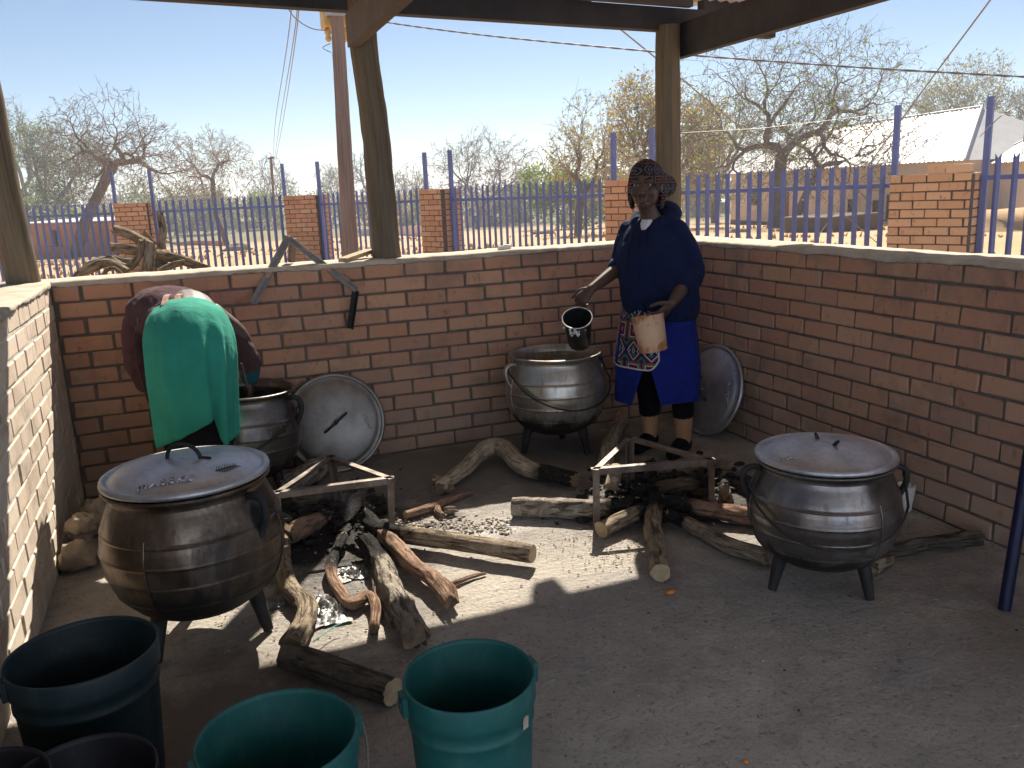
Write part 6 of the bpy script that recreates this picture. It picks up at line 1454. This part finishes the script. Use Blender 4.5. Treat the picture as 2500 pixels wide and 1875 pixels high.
t, R = vessel('mug', 'stained tan plastic container held against the printed apron', 'container', b0, axm, .074, .084, (t0-b0).length+.005, 'tan')

# ---- bending person
pB = thing('person', 'person in a green wrap skirt bending over the pot with their back to the camera', 'person', (-.05, 3.95, 0))
def body_B():
    mb = MB()
    for x in (-.13, .015):
        limb(mb, [(x*.8, 3.98, .90), (x, 3.93, .50), (x, 3.97, .10), (x, 3.99, .05)], [.095, .066, .04, .036]); limb(mb, [(x, 3.96, .035), (x, 4.05, .03), (x, 4.13, .025)], [.035, .034, .028])
    mb.loft([ring((-.04, 3.96, .86), (.15, 0, 0), (0, .10, -.05)), ring((-.04, 4.02, .98), (.15, 0, 0), (0, .07, -.09)), ring((-.05, 4.15, 1.02), (.14, 0, 0), (0, .02, -.10)), ring((-.08, 4.33, 1.0), (.15, 0, 0), (0, -.02, -.10)), ring((-.10, 4.44, .96), (.12, 0, 0), (0, -.04, -.08)), ring((-.10, 4.50, .91), (.05, 0, 0), (0, -.05, -.03))], 20, 4)
    mb.ball((-.10, 4.575, .83), (.075, .085, .105), 20)
    mb.ball((-.10, 4.62, .80), (.05, .05, .06), 14)
    limb(mb, [(-.25, 4.40, .97), (-.285, 4.38, .82), (-.265, 4.36, .66)], [.05, .042, .030]); hand(mb, (-.262, 4.36, .655), (.05, .05, -1), (1, .2, 0), (0, 1, 0), curl=(.3, .4, .3))
    limb(mb, [(.08, 4.40, .97), (.20, 4.40, .83), (.215, 4.44, .63)], [.05, .042, .030]); hand(mb, (.215, 4.44, .615), (-.05, .05, -1), (-1, .2, 0), (0, 1, 0), curl=(.5, .5, .4))
    return fuse('body', mb, .006, 2, fac=.35)
wpart('body', body_B(), 'skin', pB)
mb = MB(); mb.ball((-.10, 4.572, .845), (.083, .092, .105), 20); wpart('headscarf', mb, 'black_cloth', pB)
def topB():
    mb = MB()
    mb.loft([ring((-.05, 4.03, .965), (.165, 0, .0), (0, .06, -.110)), ring((-.07, 4.12, .985), (.18, 0, -.01), (0, .03, -.128)), ring((-.10, 4.22, 1.0), (.18, 0, -.015), (0, .0, -.133)), ring((-.125, 4.34, .985), (.18, 0, -.02), (0, -.03, -.125)), ring((-.10, 4.44, .965), (.17, 0, .01), (0, -.05, -.09)), ring((-.10, 4.49, .925), (.08, 0, 0), (0, -.05, -.05))], 30, 4, fold=lambda a, t_: .02*math.sin(4*a+t_*16)+.014*math.sin(2*a-t_*23))
    limb(mb, [(-.225, 4.37, 1.0), (-.275, 4.36, .90), (-.285, 4.36, .78), (-.268, 4.36, .67)], [.078, .070, .060, .046])
    limb(mb, [(.0, 4.42, .955), (.09, 4.41, .88), (.185, 4.40, .79), (.225, 4.42, .70)], [.075, .068, .060, .052])
    return mb
wpart('brown_top', wrinkle(fuse('brown_top', topB(), .0065, 4), .007, 11, (1, .6, 1)), 'maroon', pB)
mb = MB(); limb(mb, [(.222, 4.415, .72), (.225, 4.43, .66), (.215, 4.44, .62)], [.052, .046, .040]); wpart('sleeve_end', mb, 'denim', pB)
FOLDS = [(-1.20, -.35, .045, .10, .62), (-1.02, -.35, -.04, .08, .60), (-.78, -.2, .05, .10, .70), (-.60, -.2, -.035, .08, .7), (-1.75, .15, .030, .12, .55), (-2.05, .2, -.03, .10, .5), (-2.35, .25, .035, .12, .6)]
def wrapB():
    nt, V, F = 128, [], []
    secs = [((-.062, 3.93, .505), (.162, 0, 0), (0, .150, 0)), ((-.056, 3.915, .62), (.168, 0, 0), (0, .170, 0)), ((-.050, 3.90, .74), (.175, 0, 0), (0, .185, 0)), ((-.043, 3.895, .845), (.180, 0, 0), (0, .190, -.03)), ((-.040, 3.92, .915), (.182, 0, 0), (0, .160, -.08)), ((-.040, 3.97, .955), (.180, 0, 0), (0, .115, -.115)), ((-.043, 4.04, .970), (.174, 0, 0), (0, .055, -.125)), ((-.047, 4.08, .972), (.168, 0, 0), (0, .03, -.122))]
    flat = cr([tuple(c)+tuple(u)+tuple(v) for c, u, v in secs], 7); m = len(flat)
    for i, q in enumerate(flat):
        c, u, v = Vector(q[0:3]), Vector(q[3:6]), Vector(q[6:9]); t_ = i/(m-1); w_ = max(0, 1-t_*1.35)
        for j in range(nt):
            a = 2*PI*j/nt; k = 1+w_**.7*(.05*math.sin(4*a+.6)+.055*math.sin(9*a+1.+2*t_)+.03*math.sin(15*a+3*t_))+.012*math.sin(3*a+5*t_)+.035*(1-abs(2*t_-.75))*mn.noise(Vector((a*2.2, t_*1.2, 5)))+.02*mn.noise(Vector((a*5, t_*2.0, 9)))+sum(am*math.exp(-(((a-PI*2 if a > PI else a)-a0-sl_*t_)/wd)**2)*max(0, min(1, (t1-t_)/.25)) for a0, sl_, am, wd, t1 in FOLDS); p = c+(u*math.cos(a)+v*math.sin(a))*k
            if p.y < 3.98:       # uneven hem on the side that shows
                xr = (p.x-c.x)/max(.05, u.x); hem = -.035+.115*min(1, max(0, (xr+1)/1.5))*(1 if xr < .5 else max(-.1, 1-(xr-.5)/.12)); p.z += hem*max(0, 1-t_/.30)
            V.append(p)
    for i in range(m-1):
        for j in range(nt): F.append((i*nt+j, i*nt+(j+1) % nt, (i+1)*nt+(j+1) % nt, (i+1)*nt+j))
    mb = MB(); mb.add(V, F); return mb
o = wpart('wrap_skirt', wrinkle(wrapB().mesh('wrap_skirt'), .004, 8, (1, 1, .35)), 'teal', pB); sd = o.modifiers.new('s', 'SOLIDIFY'); sd.thickness = .005
mb = MB(); mb.loft([ring((-.06, 3.95, .72), (.15, 0, 0), (0, .15, 0)), ring((-.055, 3.94, .50), (.150, 0, 0), (0, .135, 0)), ring((-.05, 3.95, .30), (.145, 0, 0), (0, .125, 0))], 40, 5, fold=lambda a, t_: .04*math.sin(6*a)*t_); wpart('black_underskirt', mb, 'black_cloth', pB)
for x, y in ((-.115, 4.00), (-.065, 3.995)):
    mb = MB(); pth = [(x+.01, y+.075, 1.108), (x, y+.03, 1.105), (x-.008, y-.005, 1.09), (x-.012, y-.035, 1.075)]; mb.beam(pth[0], pth[1], .024, .006); mb.beam(pth[1], pth[3], .024, .006); wpart('woven_strap', mb, 'band', pB, False)
mb = MB(); mb.tube(cr([(-.245, 4.05, 1.02), (-.262, 3.97, .93), (-.258, 3.93, .80), (-.235, 3.92, .66), (-.215, 3.92, .60)], 5), .004, 6); wpart('apron_string', mb, 'maroon', pB)
mb = MB(); mb.tube(cr([(.165, 4.0, .78), (.172, 4.02, .72), (.180, 4.03, .66)], 5), .005, 6); wpart('apron_string', mb, 'maroon', pB)
